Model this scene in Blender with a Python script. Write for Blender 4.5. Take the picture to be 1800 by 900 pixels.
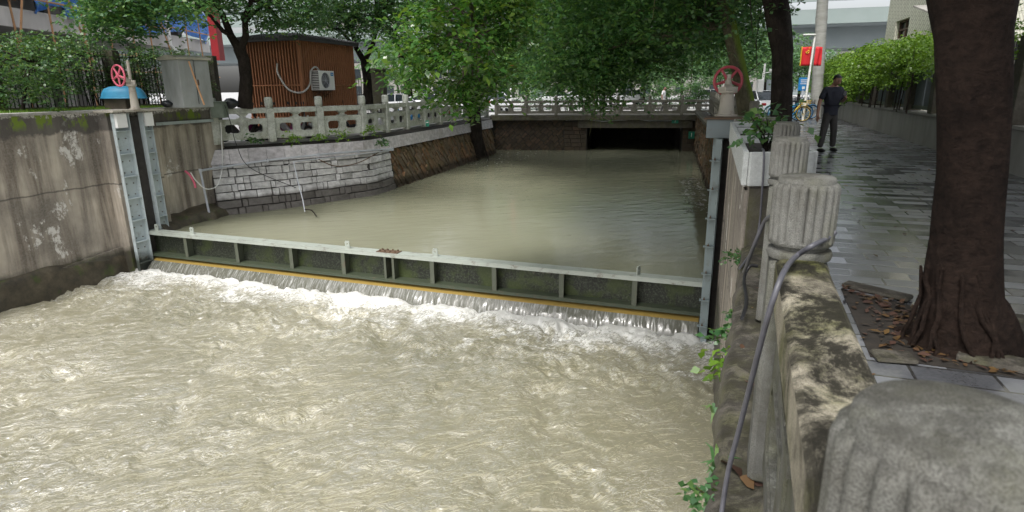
import bpy, bmesh, math, random
import numpy as np
from mathutils import Vector, Matrix
from mathutils.geometry import tessellate_polygon
R=math.radians; random.seed(7); rng=np.random.default_rng(11)
S=bpy.context.scene; COL=S.collection
for o in list(bpy.data.objects): bpy.data.objects.remove(o)
# ------------------------------------------------------------------ camera, sky, sun, exposure
F=1070.0; PITCH=R(15.4); ROLL=R(.6); CH=1.55
cd=bpy.data.cameras.new('camera'); cam=bpy.data.objects.new('camera',cd); COL.objects.link(cam); S.camera=cam
cd.sensor_width=36; cd.lens=36*F/1800; cd.clip_end=2000; cd.clip_start=.05; cd.dof.use_dof=True; cd.dof.focus_distance=7.; cd.dof.aperture_fstop=6.5
cam.matrix_world=Matrix.Translation((0,0,CH))@Matrix.Rotation(math.pi/2-PITCH,4,'X')@Matrix.Rotation(-ROLL,4,'Z')
w=bpy.data.worlds.new('World'); S.world=w; w.use_nodes=True
SUN_EL=R(58); SUN_AZ=R(-150)      # azimuth the sun stands at, from +Y clockwise
_t=w.node_tree; _bg=_t.nodes['Background']
_sk=_t.nodes.new('ShaderNodeTexSky'); _sk.sky_type='NISHITA'; _sk.sun_disc=False
_sk.sun_elevation=SUN_EL; _sk.sun_rotation=SUN_AZ; _sk.air_density=1.0; _sk.dust_density=5.0; _sk.ozone_density=1.0
_hs=_t.nodes.new('ShaderNodeHueSaturation'); _hs.inputs['Saturation'].default_value=.28; _hs.inputs['Value'].default_value=1.0
_t.links.new(_sk.outputs[0],_hs.inputs['Color']); _t.links.new(_hs.outputs[0],_bg.inputs['Color']); _bg.inputs['Strength'].default_value=.15
sd=bpy.data.lights.new('sun','SUN'); sd.energy=1.3; sd.angle=R(14); sd.color=(1,.98,.945)
sun=bpy.data.objects.new('sun',sd); COL.objects.link(sun)
_d=Vector((math.sin(SUN_AZ)*math.cos(SUN_EL),math.cos(SUN_AZ)*math.cos(SUN_EL),math.sin(SUN_EL)))
sun.rotation_euler=_d.to_track_quat('Z','Y').to_euler()
vs=S.view_settings; vs.view_transform='Standard'; vs.look='None'; vs.exposure=.92; vs.gamma=1
try: S.view_settings.use_curve_mapping=False
except Exception: pass
S.render.engine='CYCLES'; S.cycles.max_bounces=6; S.cycles.transparent_max_bounces=6

# ------------------------------------------------------------------ geometry helpers
def ray(px,py):
    x=px-900; y=450-py; X=x*math.cos(ROLL)+y*math.sin(ROLL); Y=y*math.cos(ROLL)-x*math.sin(ROLL)
    return Vector((X,F*math.cos(PITCH)+Y*math.sin(PITCH),-F*math.sin(PITCH)+Y*math.cos(PITCH)))
def at(px,py,z=None,Y=None):
    d=ray(px,py); t=(z-CH)/d.z if z is not None else Y/d.y
    return Vector((d.x*t,d.y*t,d.z*t+CH))
def V(*a): return Vector(a)
class MB:
    def __init__(s): s.v=[]; s.f=[]; s.m=[]; s.mi=0
    def add(s,vs,fs,M=None):
        n=len(s.v)
        for p in vs:
            p=Vector(p)
            if M is not None: p=M@p
            s.v.append(tuple(p))
        for f in fs: s.f.append(tuple(i+n for i in f)); s.m.append(s.mi)
        return s
    def box(s,c,size,M=None,ch=0):
        x,y,z=[q/2 for q in size]; c=Vector(c)
        if ch:
            k=ch; pts=[]
            rings=[(z,-k),(z-k,0),(-z+k,0),(-z,-k)]
            ol=[(-x+k,-y),(x-k,-y),(x,-y+k),(x,y-k),(x-k,y),(-x+k,y),(-x,y-k),(-x,-y+k)]
            for zz,ins in rings:
                for (a,b) in ol:
                    pts.append(c+V(a-(math.copysign(k,a) if ins else 0),b-(math.copysign(k,b) if ins else 0),zz))
            fs=[tuple(range(8)),tuple(range(31,23,-1))]
            for r in range(3):
                for i in range(8):
                    j=(i+1)%8; fs.append((r*8+j,r*8+i,(r+1)*8+i,(r+1)*8+j))
            return s.add(pts,fs,M)
        pts=[c+V(a*x,b*y,d*z) for a in(-1,1) for b in(-1,1) for d in(-1,1)]
        return s.add(pts,[(0,1,3,2),(4,6,7,5),(0,4,5,1),(2,3,7,6),(0,2,6,4),(1,5,7,3)],M)
    def beam(s,a,b,w,h,up=(0,0,1),ch=0,wy=0):
        a=Vector(a); b=Vector(b); d=b-a; L=d.length; d.normalize(); u=Vector(up); r=d.cross(u)
        if r.length<1e-4: r=d.cross(V(0,1,0))
        r.normalize(); u=r.cross(d)
        M=Matrix((( d.x,r.x,u.x,0),(d.y,r.y,u.y,0),(d.z,r.z,u.z,0),(0,0,0,1))); M.translation=(a+b)/2
        return s.box((0,0,0),(L,w,h),M,ch)
    def tube(s,pts,rad,n=8,flute=0,seed=0,cap=True):
        pts=[Vector(p) for p in pts]
        if not hasattr(rad,'__len__'): rad=[rad]*len(pts)
        base=len(s.v); prev=None; vs=[];fs=[]
        rr=random.Random(seed); ph=[rr.random()*6.28 for _ in range(4)]
        for i,p in enumerate(pts):
            t=(pts[min(i+1,len(pts)-1)]-pts[max(i-1,0)]).normalized()
            if prev is None:
                a=t.cross(V(0,0,1)) if abs(t.z)<.95 else t.cross(V(0,1,0))
            else: a=prev-t*prev.dot(t)
            a.normalize(); prev=a; b=t.cross(a)
            for k in range(n):
                th=2*math.pi*k/n; r=rad[i]
                if flute: r*=1+flute*(math.sin(3*th+ph[0]+.5*i)+.7*math.sin(5*th+ph[1]-.3*i)+.5*math.sin(9*th+ph[2]+.2*i))
                vs.append(p+(a*math.cos(th)+b*math.sin(th))*r)
        for i in range(len(pts)-1):
            for k in range(n):
                q=(k+1)%n; fs.append((i*n+k,i*n+q,(i+1)*n+q,(i+1)*n+k))
        if cap: fs.append(tuple(range(n-1,-1,-1))); fs.append(tuple((len(pts)-1)*n+k for k in range(n)))
        return s.add(vs,fs)
    def lathe(s,prof,n=24,M=None,fl=0,nf=20):
        vs=[];fs=[]
        for pr in prof:
            r,z=pr[0],pr[1]; a=pr[2] if len(pr)>2 else 0
            for k in range(n):
                th=2*math.pi*k/n; q=r*(1-a*.75*(1-abs(math.sin(nf*th/2)))**1.6)
                vs.append((q*math.cos(th),q*math.sin(th),z))
        for i in range(len(prof)-1):
            for k in range(n):
                q=(k+1)%n; fs.append((i*n+k,i*n+q,(i+1)*n+q,(i+1)*n+k))
        fs.append(tuple(range(n-1,-1,-1))); fs.append(tuple((len(prof)-1)*n+k for k in range(n)))
        return s.add(vs,fs,M)
    def torus(s,c,R_,r,ax,n=28,m=8,a0=0,a1=2*math.pi):
        ax=Vector(ax).normalized(); u=ax.cross(V(0,0,1)) if abs(ax.z)<.9 else ax.cross(V(1,0,0)); u.normalize(); w_=ax.cross(u)
        vs=[];fs=[]; full=abs(a1-a0-2*math.pi)<1e-3
        for i in range(n):
            th=a0+(a1-a0)*i/(n if full else n-1); d=u*math.cos(th)+w_*math.sin(th)
            for j in range(m):
                p=2*math.pi*j/m; vs.append(Vector(c)+d*(R_+r*math.cos(p))+ax*r*math.sin(p))
        for i in range(n if full else n-1):
            for j in range(m):
                a=i*m+j; b=i*m+(j+1)%m; c2=((i+1)%n)*m+(j+1)%m; d2=((i+1)%n)*m+j; fs.append((a,d2,c2,b))
        return s.add(vs,fs)
    def plate(s,outer,holes,th,M):   # 2-D polygon with holes (x,z), thickness along y, mapped by M
        loops=[outer]+holes; pl=[p for l in loops for p in l]; n=len(pl)
        tr=tessellate_polygon([[V(p[0],p[1],0) for p in l] for l in loops])
        vs=[(p[0],-th/2,p[1]) for p in pl]+[(p[0],th/2,p[1]) for p in pl]
        fs=[tuple(t) for t in tr]+[tuple(i+n for i in reversed(t)) for t in tr]; k=0
        for l in loops:
            m=len(l)
            for i in range(m): fs.append((k+i,k+(i+1)%m,n+k+(i+1)%m,n+k+i))
            k+=m
        return s.add(vs,fs,M)
    def wall(s,a,b,z0,z1,th):      # vertical slab, face line a->b, thickness to the left of a->b
        a=Vector(a).to_2d(); b=Vector(b).to_2d(); d=(b-a).normalized(); nrm=V(-d.y,d.x)*th
        P=[a,b,b+nrm,a+nrm]
        return s.add([(p.x,p.y,z0) for p in P]+[(p.x,p.y,z1) for p in P],[(3,2,1,0),(4,5,6,7),(0,1,5,4),(1,2,6,5),(2,3,7,6),(3,0,4,7)])
    def poly(s,pts,z0,z1):         # extruded ground polygon
        n=len(pts); tr=tessellate_polygon([[V(p[0],p[1],0) for p in pts]])
        vs=[(p[0],p[1],z1) for p in pts]+[(p[0],p[1],z0) for p in pts]
        fs=[tuple(t) for t in tr]+[tuple(i+n for i in reversed(t)) for t in tr]+[(i,(i+1)%n,n+(i+1)%n,n+i) for i in range(n)]
        return s.add(vs,fs)
    def build(s,name,mat,parent=None,smooth=35,loc=None,bevel=0):
        me=bpy.data.meshes.new(name); me.from_pydata(s.v,[],s.f)
        bm=bmesh.new(); bm.from_mesh(me); bmesh.ops.recalc_face_normals(bm,faces=bm.faces); bm.to_mesh(me); bm.free()
        mats=mat if isinstance(mat,(list,tuple)) else [mat]
        for m in mats: me.materials.append(m)
        if len(mats)>1: me.polygons.foreach_set('material_index',s.m)
        if smooth: me.shade_smooth(); me.set_sharp_from_angle(angle=R(smooth))
        o=bpy.data.objects.new(name,me); COL.objects.link(o)
        if parent is not None: o.parent=parent
        if loc is not None: o.location=loc
        if bevel:
            b=o.modifiers.new('bevel','BEVEL'); b.width=bevel; b.segments=2; b.limit_method='ANGLE'; b.angle_limit=R(40)
        return o
def npmesh(name,verts,faces,mat,parent=None,smooth=False):
    me=bpy.data.meshes.new(name); nv=len(verts); nf=len(faces); k=faces.shape[1]
    me.vertices.add(nv); me.vertices.foreach_set('co',np.asarray(verts,dtype=np.float32).ravel())
    me.loops.add(nf*k); me.loops.foreach_set('vertex_index',np.asarray(faces,dtype=np.int32).ravel())
    me.polygons.add(nf); me.polygons.foreach_set('loop_start',np.arange(0,nf*k,k,dtype=np.int32)); 
    me.polygons.foreach_set('loop_total',np.full(nf,k,dtype=np.int32))
    me.update(calc_edges=True); me.validate()
    if smooth: me.shade_smooth()
    me.materials.append(mat); o=bpy.data.objects.new(name,me); COL.objects.link(o)
    if parent is not None: o.parent=parent
    return o
def tag(o,label=None,cat=None,group=None,kind=None):
    if label: o['label']=label
    if cat: o['category']=cat
    if group: o['group']=group
    if kind: o['kind']=kind
    return o
def empty(name,loc,label,cat,group=None,rz=0):
    o=bpy.data.objects.new(name,None); COL.objects.link(o); o.location=loc; o.rotation_euler.z=rz; o.empty_display_size=.2
    return tag(o,label,cat,group)
def root0(name,label,cat,group=None): return empty(name,(0,0,0),label,cat,group)
def copy_tree(o,parent=None):
    c=o.copy(); COL.objects.link(c); c.parent=parent
    for ch in list(o.children): copy_tree(ch,c)
    return c
# ------------------------------------------------------------------ materials
class NT:
    def __init__(s,name):
        s.m=bpy.data.materials.new(name); s.m.use_nodes=True; s.t=s.m.node_tree; s.b=s.t.nodes['Principled BSDF']; s._c=None
    def n(s,ty,**k):
        x=s.t.nodes.new(ty)
        for a,b in k.items(): setattr(x,a,b)
        return x
    def put(s,x,i,v):
        if v is None: return
        if hasattr(v,'is_linked') or hasattr(v,'links'): s.t.links.new(v,x.inputs[i])
        else:
            if isinstance(v,tuple) and len(v)==3 and x.inputs[i].type=='RGBA': v=v+(1,)
            x.inputs[i].default_value=v
    def co(s,scale=(1,1,1),rz=0,kind='Object',rot=None):
        if s._c is None: s._c=s.n('ShaderNodeTexCoord')
        mp=s.n('ShaderNodeMapping'); s.t.links.new(s._c.outputs[kind],mp.inputs[0])
        a=s.n('ShaderNodeMapping'); s.t.links.new(mp.outputs[0],a.inputs[0])
        mp.inputs['Rotation'].default_value=rot if rot else (0,0,rz); a.inputs['Scale'].default_value=scale
        return a.outputs[0]
    def noise(s,sc=5,de=4,ro=.55,vec=None,di=0):
        x=s.n('ShaderNodeTexNoise'); s.put(x,'Vector',vec or s.co()); x.inputs['Scale'].default_value=sc; x.inputs['Detail'].default_value=de
        x.inputs['Roughness'].default_value=ro; x.inputs['Distortion'].default_value=di; return x.outputs[0]
    def voro(s,sc=5,vec=None,feat='F1',out=0):
        x=s.n('ShaderNodeTexVoronoi',feature=feat); s.put(x,'Vector',vec or s.co()); x.inputs['Scale'].default_value=sc; return x.outputs[out]
    def ramp(s,f,st):
        x=s.n('ShaderNodeValToRGB'); s.put(x,0,f); e=x.color_ramp.elements
        while len(e)<len(st): e.new(.5)
        for q,(p,c) in zip(e,st): q.position=p; q.color=(c,c,c,1) if not isinstance(c,tuple) else c+(1,)
        return x.outputs[0]
    def mix(s,f,a,b,mode='MIX'):
        x=s.n('ShaderNodeMix',data_type='RGBA',blend_type=mode); s.put(x,0,f); s.put(x,6,a); s.put(x,7,b); return x.outputs[2]
    def math(s,op,a,b=None):
        x=s.n('ShaderNodeMath',operation=op); s.put(x,0,a); s.put(x,1,b); return x.outputs[0]
    def z(s,kind='Object'):
        x=s.n('ShaderNodeSeparateXYZ'); s.t.links.new(s.co(kind=kind),x.inputs[0]); return x.outputs[2]
    def nz(s):
        g=s.n('ShaderNodeNewGeometry'); x=s.n('ShaderNodeSeparateXYZ'); s.t.links.new(g.outputs['Normal'],x.inputs[0]); return x.outputs[2]
    def isl(s): return s.n('ShaderNodeNewGeometry').outputs['Random Per Island']
    def mr(s,v,a,b,c=0.,d=1.):
        x=s.n('ShaderNodeMapRange'); s.put(x,0,v)
        for i,q in enumerate((a,b,c,d)): x.inputs[1+i].default_value=q
        return x.outputs[0]
    def bump(s,h,st=.3,di=.02,nrm=None):
        x=s.n('ShaderNodeBump'); s.put(x,'Height',h); x.inputs['Strength'].default_value=st; x.inputs['Distance'].default_value=di
        if nrm is not None: s.put(x,'Normal',nrm)
        return x.outputs[0]
    def fin(s,col=None,rough=None,nrm=None,spec=None,metal=None):
        s.put(s.b,'Base Color',col); s.put(s.b,'Roughness',rough)
        if spec is None and isinstance(rough,float) and rough>=.7: spec=.14; s.put(s.b,'Normal',nrm); s.put(s.b,'Specular IOR Level',spec); s.put(s.b,'Metallic',metal)
        return s.m
def simple(name,c1,c2=None,sc=6,rough=.6,bs=.25,bd=.01,metal=0,spec=.5,stretch=(1,1,1)):
    t=NT(name); c2=c2 or tuple(q*.7 for q in c1); n=t.noise(sc,5,.6,t.co(stretch)); f=t.ramp(n,[(.3,0.),(.7,1.)])
    return t.fin(t.mix(f,c1,c2),rough,t.bump(t.noise(sc*6,3),bs,bd),.14 if rough>=.7 else spec,metal)
# stained concrete of the raised channel wall
def m_wall(name,rz=0,bright=1.,top=.55,wet=-2.75):
    t=NT(name); z=t.z(); v=t.co((1,1,.10),rz)
    streak=t.noise(2.6,5,.65,v,.3); big=t.noise(.55,4,.6); fine=t.noise(22,4,.7)
    c=t.mix(t.ramp(streak,[(.38,0.),(.62,1.)]),tuple(q*bright for q in(.13,.10,.072)),tuple(q*bright for q in(.60,.53,.43)))
    c=t.mix(t.ramp(big,[(.35,0.),(.7,.75)]),c,tuple(q*bright for q in(.075,.065,.055)))
    c=t.mix(t.ramp(fine,[(.3,0.),(.75,.35)]),c,(.42,.39,.35))
    # leached lime patches
    vp=t.noise(.9,6,.75,t.co((1,1,.7),rz),.2); c=t.mix(t.ramp(vp,[(.60,0.),(.64,.85)]),c,(.66,.64,.60))
    # form holes
    hole=t.voro(1.9,t.co((1,1,1),rz)); c=t.mix(t.ramp(hole,[(.035,1.),(.05,0.)]),c,(.03,.027,.023))
    # cold joints
    zj=t.math('ADD',z,t.math('MULTIPLY',t.noise(2,3),.12)); j1=t.ramp(t.math('ABSOLUTE',t.math('ADD',zj,.85)),[(.008,1.),(.03,0.)])
    c=t.mix(t.math('MULTIPLY',j1,.7),c,(.05,.045,.04))
    zt=t.math('ADD',z,t.math('MULTIPLY',t.math('SUBTRACT',t.noise(1.6,5,.7),.5),.5))
    f=t.mr(zt,top-.05,top+.02); c=t.mix(t.math('MULTIPLY',f,.8),c,(.062,.057,.052))
    edge=t.mr(zt,.93,.97); c=t.mix(t.math('MULTIPLY',edge,t.ramp(fine,[(.42,0.),(.5,.9)])),c,(.5,.48,.44))
    moss=t.math('MULTIPLY',t.mr(zt,.62,.8),t.ramp(t.noise(2.3,5,.7,t.co((1,1,.45),rz)),[(.53,0.),(.58,1.)])); c=t.mix(moss,c,(.14,.20,.02))
    fw=t.mr(zt,wet+.1,wet-.12); c=t.mix(t.math('MULTIPLY',fw,.88),c,(.04,.037,.025))
    gm=t.math('MULTIPLY',fw,t.ramp(t.noise(1.4,5,.7),[(.55,0.),(.66,.7)])); c=t.mix(gm,c,(.06,.085,.012))
    h=t.math('ADD',t.noise(7,7,.72),t.math('MULTIPLY',t.noise(60,3),.25))
    b=t.bump(h,.55,.05); b=t.bump(t.math('SUBTRACT',1.,j1),.5,.03,b)
    return t.fin(c,t.mr(fw,0,1,.85,.5),b,.25)
M={}
M['wallL']=m_wall('stained_concrete',R(20))
M['wallR']=m_wall('mossy_concrete',R(20),.62,.9,-2.2)
def m_footing():
    t=NT('wet_footing'); n=t.noise(3,7,.7); c=t.ramp(n,[(.3,(.02,.017,.013)),(.55,(.07,.058,.038)),(.75,(.13,.105,.07))])
    c=t.mix(t.ramp(t.noise(1.7,5,.7),[(.56,0.),(.66,.8)]),c,(.05,.08,.012))
    return t.fin(c,.5,t.bump(t.noise(9,8,.75),.9,.09))
M['footing']=m_footing()
def m_granite(name,base=(.30,.295,.27),moss=.5,stain=.8,streak=True,lich=True):
    t=NT(name); sp=t.noise(420,2,.5); sp2=t.voro(260); mid=t.noise(14,5,.7)
    c=t.mix(t.ramp(sp,[(.38,0.),(.6,1.)]),tuple(q*.55 for q in base),tuple(min(1,q*1.35) for q in base))
    c=t.mix(t.ramp(mid,[(.35,0.),(.7,.55)]),c,tuple(q*.55 for q in base))
    c=t.mix(t.ramp(sp2,[(.0,.35),(.3,0.)]),c,(.08,.08,.075))
    big=t.noise(3.2,7,.72,None,.4); nz=t.nz()
    dark=t.math('MULTIPLY',t.ramp(big,[(.42,0.),(.6,1.)]),stain); c=t.mix(dark,c,(.055,.05,.038))
    g=t.math('MULTIPLY',t.ramp(t.noise(2.4,6,.7,t.co((1,1,.5))),[(.46,0.),(.64,1.)]),moss); c=t.mix(g,c,(.10,.105,.03))
    top=t.math('MULTIPLY',t.mr(nz,.3,.8),t.ramp(t.noise(4.2,9,.8,None,.5),[(.42,0.),(.52,.95)])); c=t.mix(t.math('MULTIPLY',top,stain),c,(.013,.012,.009))
    h=t.math('ADD',t.math('MULTIPLY',sp,.35),t.noise(30,5,.7))
    return t.fin(c,.8,t.bump(h,.55,.008))
M['granite']=m_granite('weathered_granite',(.155,.155,.142),.3,.5)
M['granite_rail']=m_granite('mossy_granite_rail',(.34,.31,.24),.7,1.)
M['granite_left']=m_granite('pale_algae_stone',(.56,.58,.53),.35,.3)
M['granite_bridge']=m_granite('grey_bridge_stone',(.24,.23,.20),.2,.4)
M['granite_dark']=m_granite('rough_granite',(.12,.11,.095),.4,.7)
def m_block(name,cols,moss=0.,dirt=(.05,.045,.035),wetz=None):
    t=NT(name); i=t.isl(); c=t.ramp(i,[(k/(len(cols)-1)*.98+.01,q) for k,q in enumerate(cols)])
    n=t.noise(5,6,.7,t.co((1,1,1.6))); c=t.mix(t.ramp(n,[(.38,.0),(.68,.75)]),c,tuple(q*.45 for q in cols[0]))
    c=t.mix(t.ramp(t.noise(1.1,5,.7),[(.55,0.),(.72,.6)]),c,dirt)
    if moss: c=t.mix(t.ramp(t.noise(1.8,5,.7),[(.5,0.),(.66,moss)]),c,(.085,.09,.03))
    if wetz is not None: c=t.mix(t.mr(t.math('ADD',t.z(),t.math('MULTIPLY',t.noise(2,3),.2)),wetz+.08,wetz-.05,0,.82),c,(.05,.04,.03))
    return t.fin(c,.85,t.bump(t.noise(26,6,.75),.7,.03))
M['block']=m_block('pale_wall_blocks',[(.55,.54,.53),(.64,.63,.62),(.48,.47,.46),(.70,.69,.68)],0,(.2,.19,.17),-1.88)
M['rubble']=m_block('rubble_slabs',[(.20,.14,.085),(.15,.12,.085),(.26,.14,.075),(.12,.10,.075),(.22,.18,.13)],.5,(.03,.027,.02),-2.1)
M['rubble_dark']=m_block('bridge_slabs',[(.105,.08,.06),(.09,.075,.06),(.13,.09,.065),(.07,.06,.05)],.15)
M['mortar']=simple('dark_mortar',(.05,.045,.04),(.025,.022,.02),6,.9,.6,.03)
M['tile_band']=m_block('pale_tile_band',[(.60,.57,.58),(.66,.63,.64),(.56,.53,.55)],0,(.33,.3,.27))
M['soil']=simple('dark_soil',(.010,.008,.006),(.028,.022,.016),14,.95,.9,.03)
M['lawn']=simple('lawn_ground',(.07,.12,.02),(.12,.17,.03),9,.9,.8,.03)
M['asphalt']=simple('asphalt',(.055,.055,.055),(.04,.04,.04),3,.85,.4,.01)
M['pale_road']=simple('pale_paving',(.42,.42,.41),(.33,.33,.33),2,.7,.2,.01)
def m_paving():
    t=NT('wet_pavers'); v=t.co((1,1,1),R(20)); va=t.n('ShaderNodeVectorMath',operation='ADD'); 
    nz_=t.n('ShaderNodeTexNoise'); nz_.inputs['Scale'].default_value=.8; t.put(nz_,'Vector',v); sc=t.n('ShaderNodeVectorMath',operation='SCALE'); t.put(sc,0,nz_.outputs[1]); sc.inputs['Scale'].default_value=.05
    t.put(va,0,v); t.put(va,1,sc.outputs[0])
    b=t.n('ShaderNodeTexBrick'); t.put(b,'Vector',va.outputs[0]); b.inputs['Scale'].default_value=1; b.inputs['Brick Width'].default_value=.42; b.inputs['Row Height'].default_value=.2
    b.inputs['Mortar Size'].default_value=.010; b.inputs['Mortar Smooth'].default_value=.3; b.inputs['Bias'].default_value=0
    b.inputs['Color1'].default_value=(.035,.037,.042,1); b.inputs['Color2'].default_value=(.17,.178,.192,1); b.inputs['Mortar'].default_value=(.02,.02,.018,1)
    n=t.noise(2.3,6,.68); c=t.mix(t.ramp(n,[(.45,0.),(.66,.5)]),b.outputs[0],(.03,.03,.032))
    c=t.mix(t.ramp(t.noise(40,3,.6),[(.4,0.),(.75,.22)]),c,(.17,.17,.18))
    c=t.mix(t.ramp(t.noise(.9,6,.75,t.co((1,1.8,1),R(20))),[(.60,0.),(.67,.75)]),c,(.085,.10,.03))
    r=t.math('ADD',t.mr(b.outputs[0],.035,.17,.07,.34),t.math('MULTIPLY',t.noise(2.5,5,.6),.12))
    h=t.math('SUBTRACT',t.math('MULTIPLY',t.noise(4,2),.3),t.math('MULTIPLY',b.outputs[1],1.0)); bb=t.bump(h,.8,.012); bb=t.bump(t.noise(70,3),.25,.004,bb)
    return t.fin(c,r,bb,.6)
M['paving']=m_paving()
def m_leaf(name,cols,trans=.35,rough=.38):
    t=NT(name); c=t.ramp(t.isl(),[(k/(len(cols)-1)*.98+.01,q) for k,q in enumerate(cols)])
    c=t.mix(t.ramp(t.noise(.7,3),[(.35,0.),(.7,.55)]),c,cols[0]); t.fin(c,rough,None,.5)
    tr=t.n('ShaderNodeBsdfTranslucent'); t.put(tr,0,t.mix(1.,c,(1.,1.,.45),'MULTIPLY')); mx=t.n('ShaderNodeMixShader'); mx.inputs[0].default_value=trans
    out=t.t.nodes['Material Output']; t.t.links.new(t.b.outputs[0],mx.inputs[1]); t.t.links.new(tr.outputs[0],mx.inputs[2]); t.t.links.new(mx.outputs[0],out.inputs[0]); return t.m
M['leaf_dark']=m_leaf('banyan_leaf',[(.036,.10,.034),(.06,.155,.052),(.095,.21,.07),(.16,.29,.07)],.45,.28)
M['leaf_bright']=m_leaf('fresh_leaf',[(.035,.11,.024),(.065,.17,.034),(.105,.22,.045),(.16,.25,.045)],.45,.22)
M['leaf_mid']=m_leaf('street_tree_leaf',[(.036,.10,.038),(.06,.15,.055),(.09,.20,.07),(.16,.26,.07)],.42)
M['leaf_hedge']=m_leaf('hedge_leaf',[(.035,.085,.03),(.055,.13,.04),(.08,.17,.05),(.16,.25,.05)],.3)
M['leaf_vine']=m_leaf('vine_leaf',[(.08,.17,.02),(.13,.25,.03),(.18,.32,.04),(.24,.36,.05)],.45)
M['leaf_far']=m_leaf('far_leaf',[(.08,.17,.08),(.12,.23,.10),(.16,.29,.12)],.4,.6)
M['litter']=m_leaf('dry_leaf',[(.045,.022,.016),(.075,.035,.022),(.13,.075,.018),(.03,.02,.014)],.1,.6)
def m_bark(name,c1,c2,moss=0.,sc=9):
    t=NT(name); n=t.noise(sc,7,.78,t.co((1,1,1.5 if sc>12 else .35)),.5); n2=t.noise(2.2,5,.7); v=t.voro(26,t.co((1,1,.5)))
    c=t.mix(t.ramp(n,[(.33,0.),(.66,1.)]),c1,c2); c=t.mix(t.ramp(n2,[(.5,0.),(.7,.7)]),c,tuple(q*.35 for q in c1))
    if moss:
        g=t.n('ShaderNodeNewGeometry'); x=t.n('ShaderNodeSeparateXYZ'); t.t.links.new(g.outputs['Normal'],x.inputs[0])
        c=t.mix(t.math('MULTIPLY',t.mr(x.outputs[0],-.1,.5),moss),c,(.13,.20,.02))
    h=t.math('ADD',n,t.math('MULTIPLY',v,-.35)); f2=t.noise(75,4,.7,t.co((1,1,2.2))); h=t.math('ADD',h,t.math('MULTIPLY',t.noise(4,4,.6),1.3)); return t.fin(t.mix(t.ramp(f2,[(.6,0.),(.78,.45)]),c,tuple(q*2. for q in c2)),.85,t.bump(f2,.7,.008,t.bump(h,1.,.05)))
M['bark']=m_bark('fig_bark',(.011,.007,.0055),(.044,.028,.021),0.,16)
M['bark_dark']=m_bark('dark_bark',(.014,.011,.009),(.045,.036,.03))
M['bark_moss']=m_bark('mossy_bark',(.07,.065,.045),(.13,.12,.08),.9)
M['palm']=simple('pale_palm_trunk',(.33,.33,.31),(.22,.22,.20),2,.85,.5,.03,stretch=(1,1,4))
def m_steel(name,c,rust=.3,rough=.45,low=None):
    t=NT(name); n=t.noise(5,6,.7); cc=t.mix(t.ramp(n,[(.55,0.),(.7,rust)]),c,(.10,.07,.045)); cc=t.mix(t.ramp(t.noise(1.3,4),[(.4,0.),(.75,.4)]),cc,tuple(q*.6 for q in c))
    if low is not None: cc=t.mix(t.mr(t.math('ADD',t.z(),t.math('MULTIPLY',n,.5)),low+.15,low-.15,0,.9),cc,(.025,.03,.018))
    return t.fin(cc,rough,t.bump(t.noise(40,3),.2,.004))
M['steel']=m_steel('grey_blue_paint_steel',(.44,.50,.51),.45,.4,-2.75)
M['steel_dark']=m_steel('mossy_gate_steel',(.045,.058,.035),.5,.5)
M['steel_top']=m_steel('pale_wet_flange',(.34,.37,.33),.75,.4)
def m_gateplate():
    t=NT('gate_plate'); z=t.z(); n=t.noise(2.2,6,.75); zz=t.math('ADD',z,t.math('MULTIPLY',t.math('SUBTRACT',n,.5),.55))
    c=t.mix(t.mr(zz,-2.44,-2.52),(.13,.13,.085),(.010,.013,.007)); c=t.mix(t.math('MULTIPLY',t.mr(zz,-2.44,-2.52),t.ramp(t.noise(22,6,.85),[(.48,0.),(.66,.8)])),c,(.11,.125,.09))
    g=t.ramp(t.noise(1.2,4,.7),[(.5,0.),(.62,.7)]); c=t.mix(g,c,(.05,.07,.015)); return t.fin(c,.6,t.bump(t.noise(30,6,.85),.9,.03))
M['gateplate']=m_gateplate()
M['rust']=m_steel('rusty_steel',(.12,.08,.055),.8,.7)
M['red']=m_steel('red_wheel_paint',(.36,.05,.07),.25,.5)
M['pink']=m_steel('faded_red_paint',(.50,.10,.15),.2,.5)
M['pedestal']=m_steel('chalky_pedestal_paint',(.40,.37,.32),.9,.7)
M['black']=simple('black_plastic',(.016,.016,.018),None,6,.45,.1,.003)
M['rubber']=simple('rubber',(.025,.025,.027),None,6,.7,.1,.003)
M['white']=simple('white_paint',(.74,.74,.72),(.66,.66,.64),3,.45,.08,.003)
M['pvc']=simple('grey_pvc_pipe',(.46,.48,.52),(.36,.38,.42),5,.4,.08,.002)
M['hose']=simple('grey_corrugated_hose',(.45,.44,.42),None,8,.5,.1,.003)
M['cable']=simple('slate_cable',(.085,.085,.10),(.06,.06,.07),30,.45,.1,.002)
M['chrome']=simple('worn_chrome',(.5,.5,.5),None,6,.3,.05,.002,.9)
M['glass']=simple('dark_window_glass',(.03,.04,.045),(.02,.025,.03),2,.08,.02,.002)
M['asp_tile']=simple('dark_roof_tile',(.035,.035,.04),(.06,.06,.065),14,.7,.5,.02)
def m_wood():
    t=NT('orange_brown_timber'); v=t.co((6,6,.6)); n=t.noise(5,5,.65,v,.4); c=t.mix(t.ramp(n,[(.3,0.),(.7,1.)]),(.20,.08,.036),(.33,.142,.068))
    c=t.mix(t.ramp(t.noise(1.2,4),[(.5,0.),(.75,.5)]),c,(.16,.07,.035)); return t.fin(c,.6,t.bump(n,.1,.004))
M['wood']=m_wood(); M['wood_dark']=simple('timber_backing',(.075,.03,.015),(.05,.02,.012),6,.8,.2,.01)
M['bamboo']=simple('scaffold_bamboo',(.50,.27,.13),(.36,.2,.1),8,.6,.2,.01)
M['cab']=simple('weathered_cabinet',(.32,.335,.33),(.20,.21,.20),2.5,.75,.35,.01,stretch=(1,1,.4))
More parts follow.
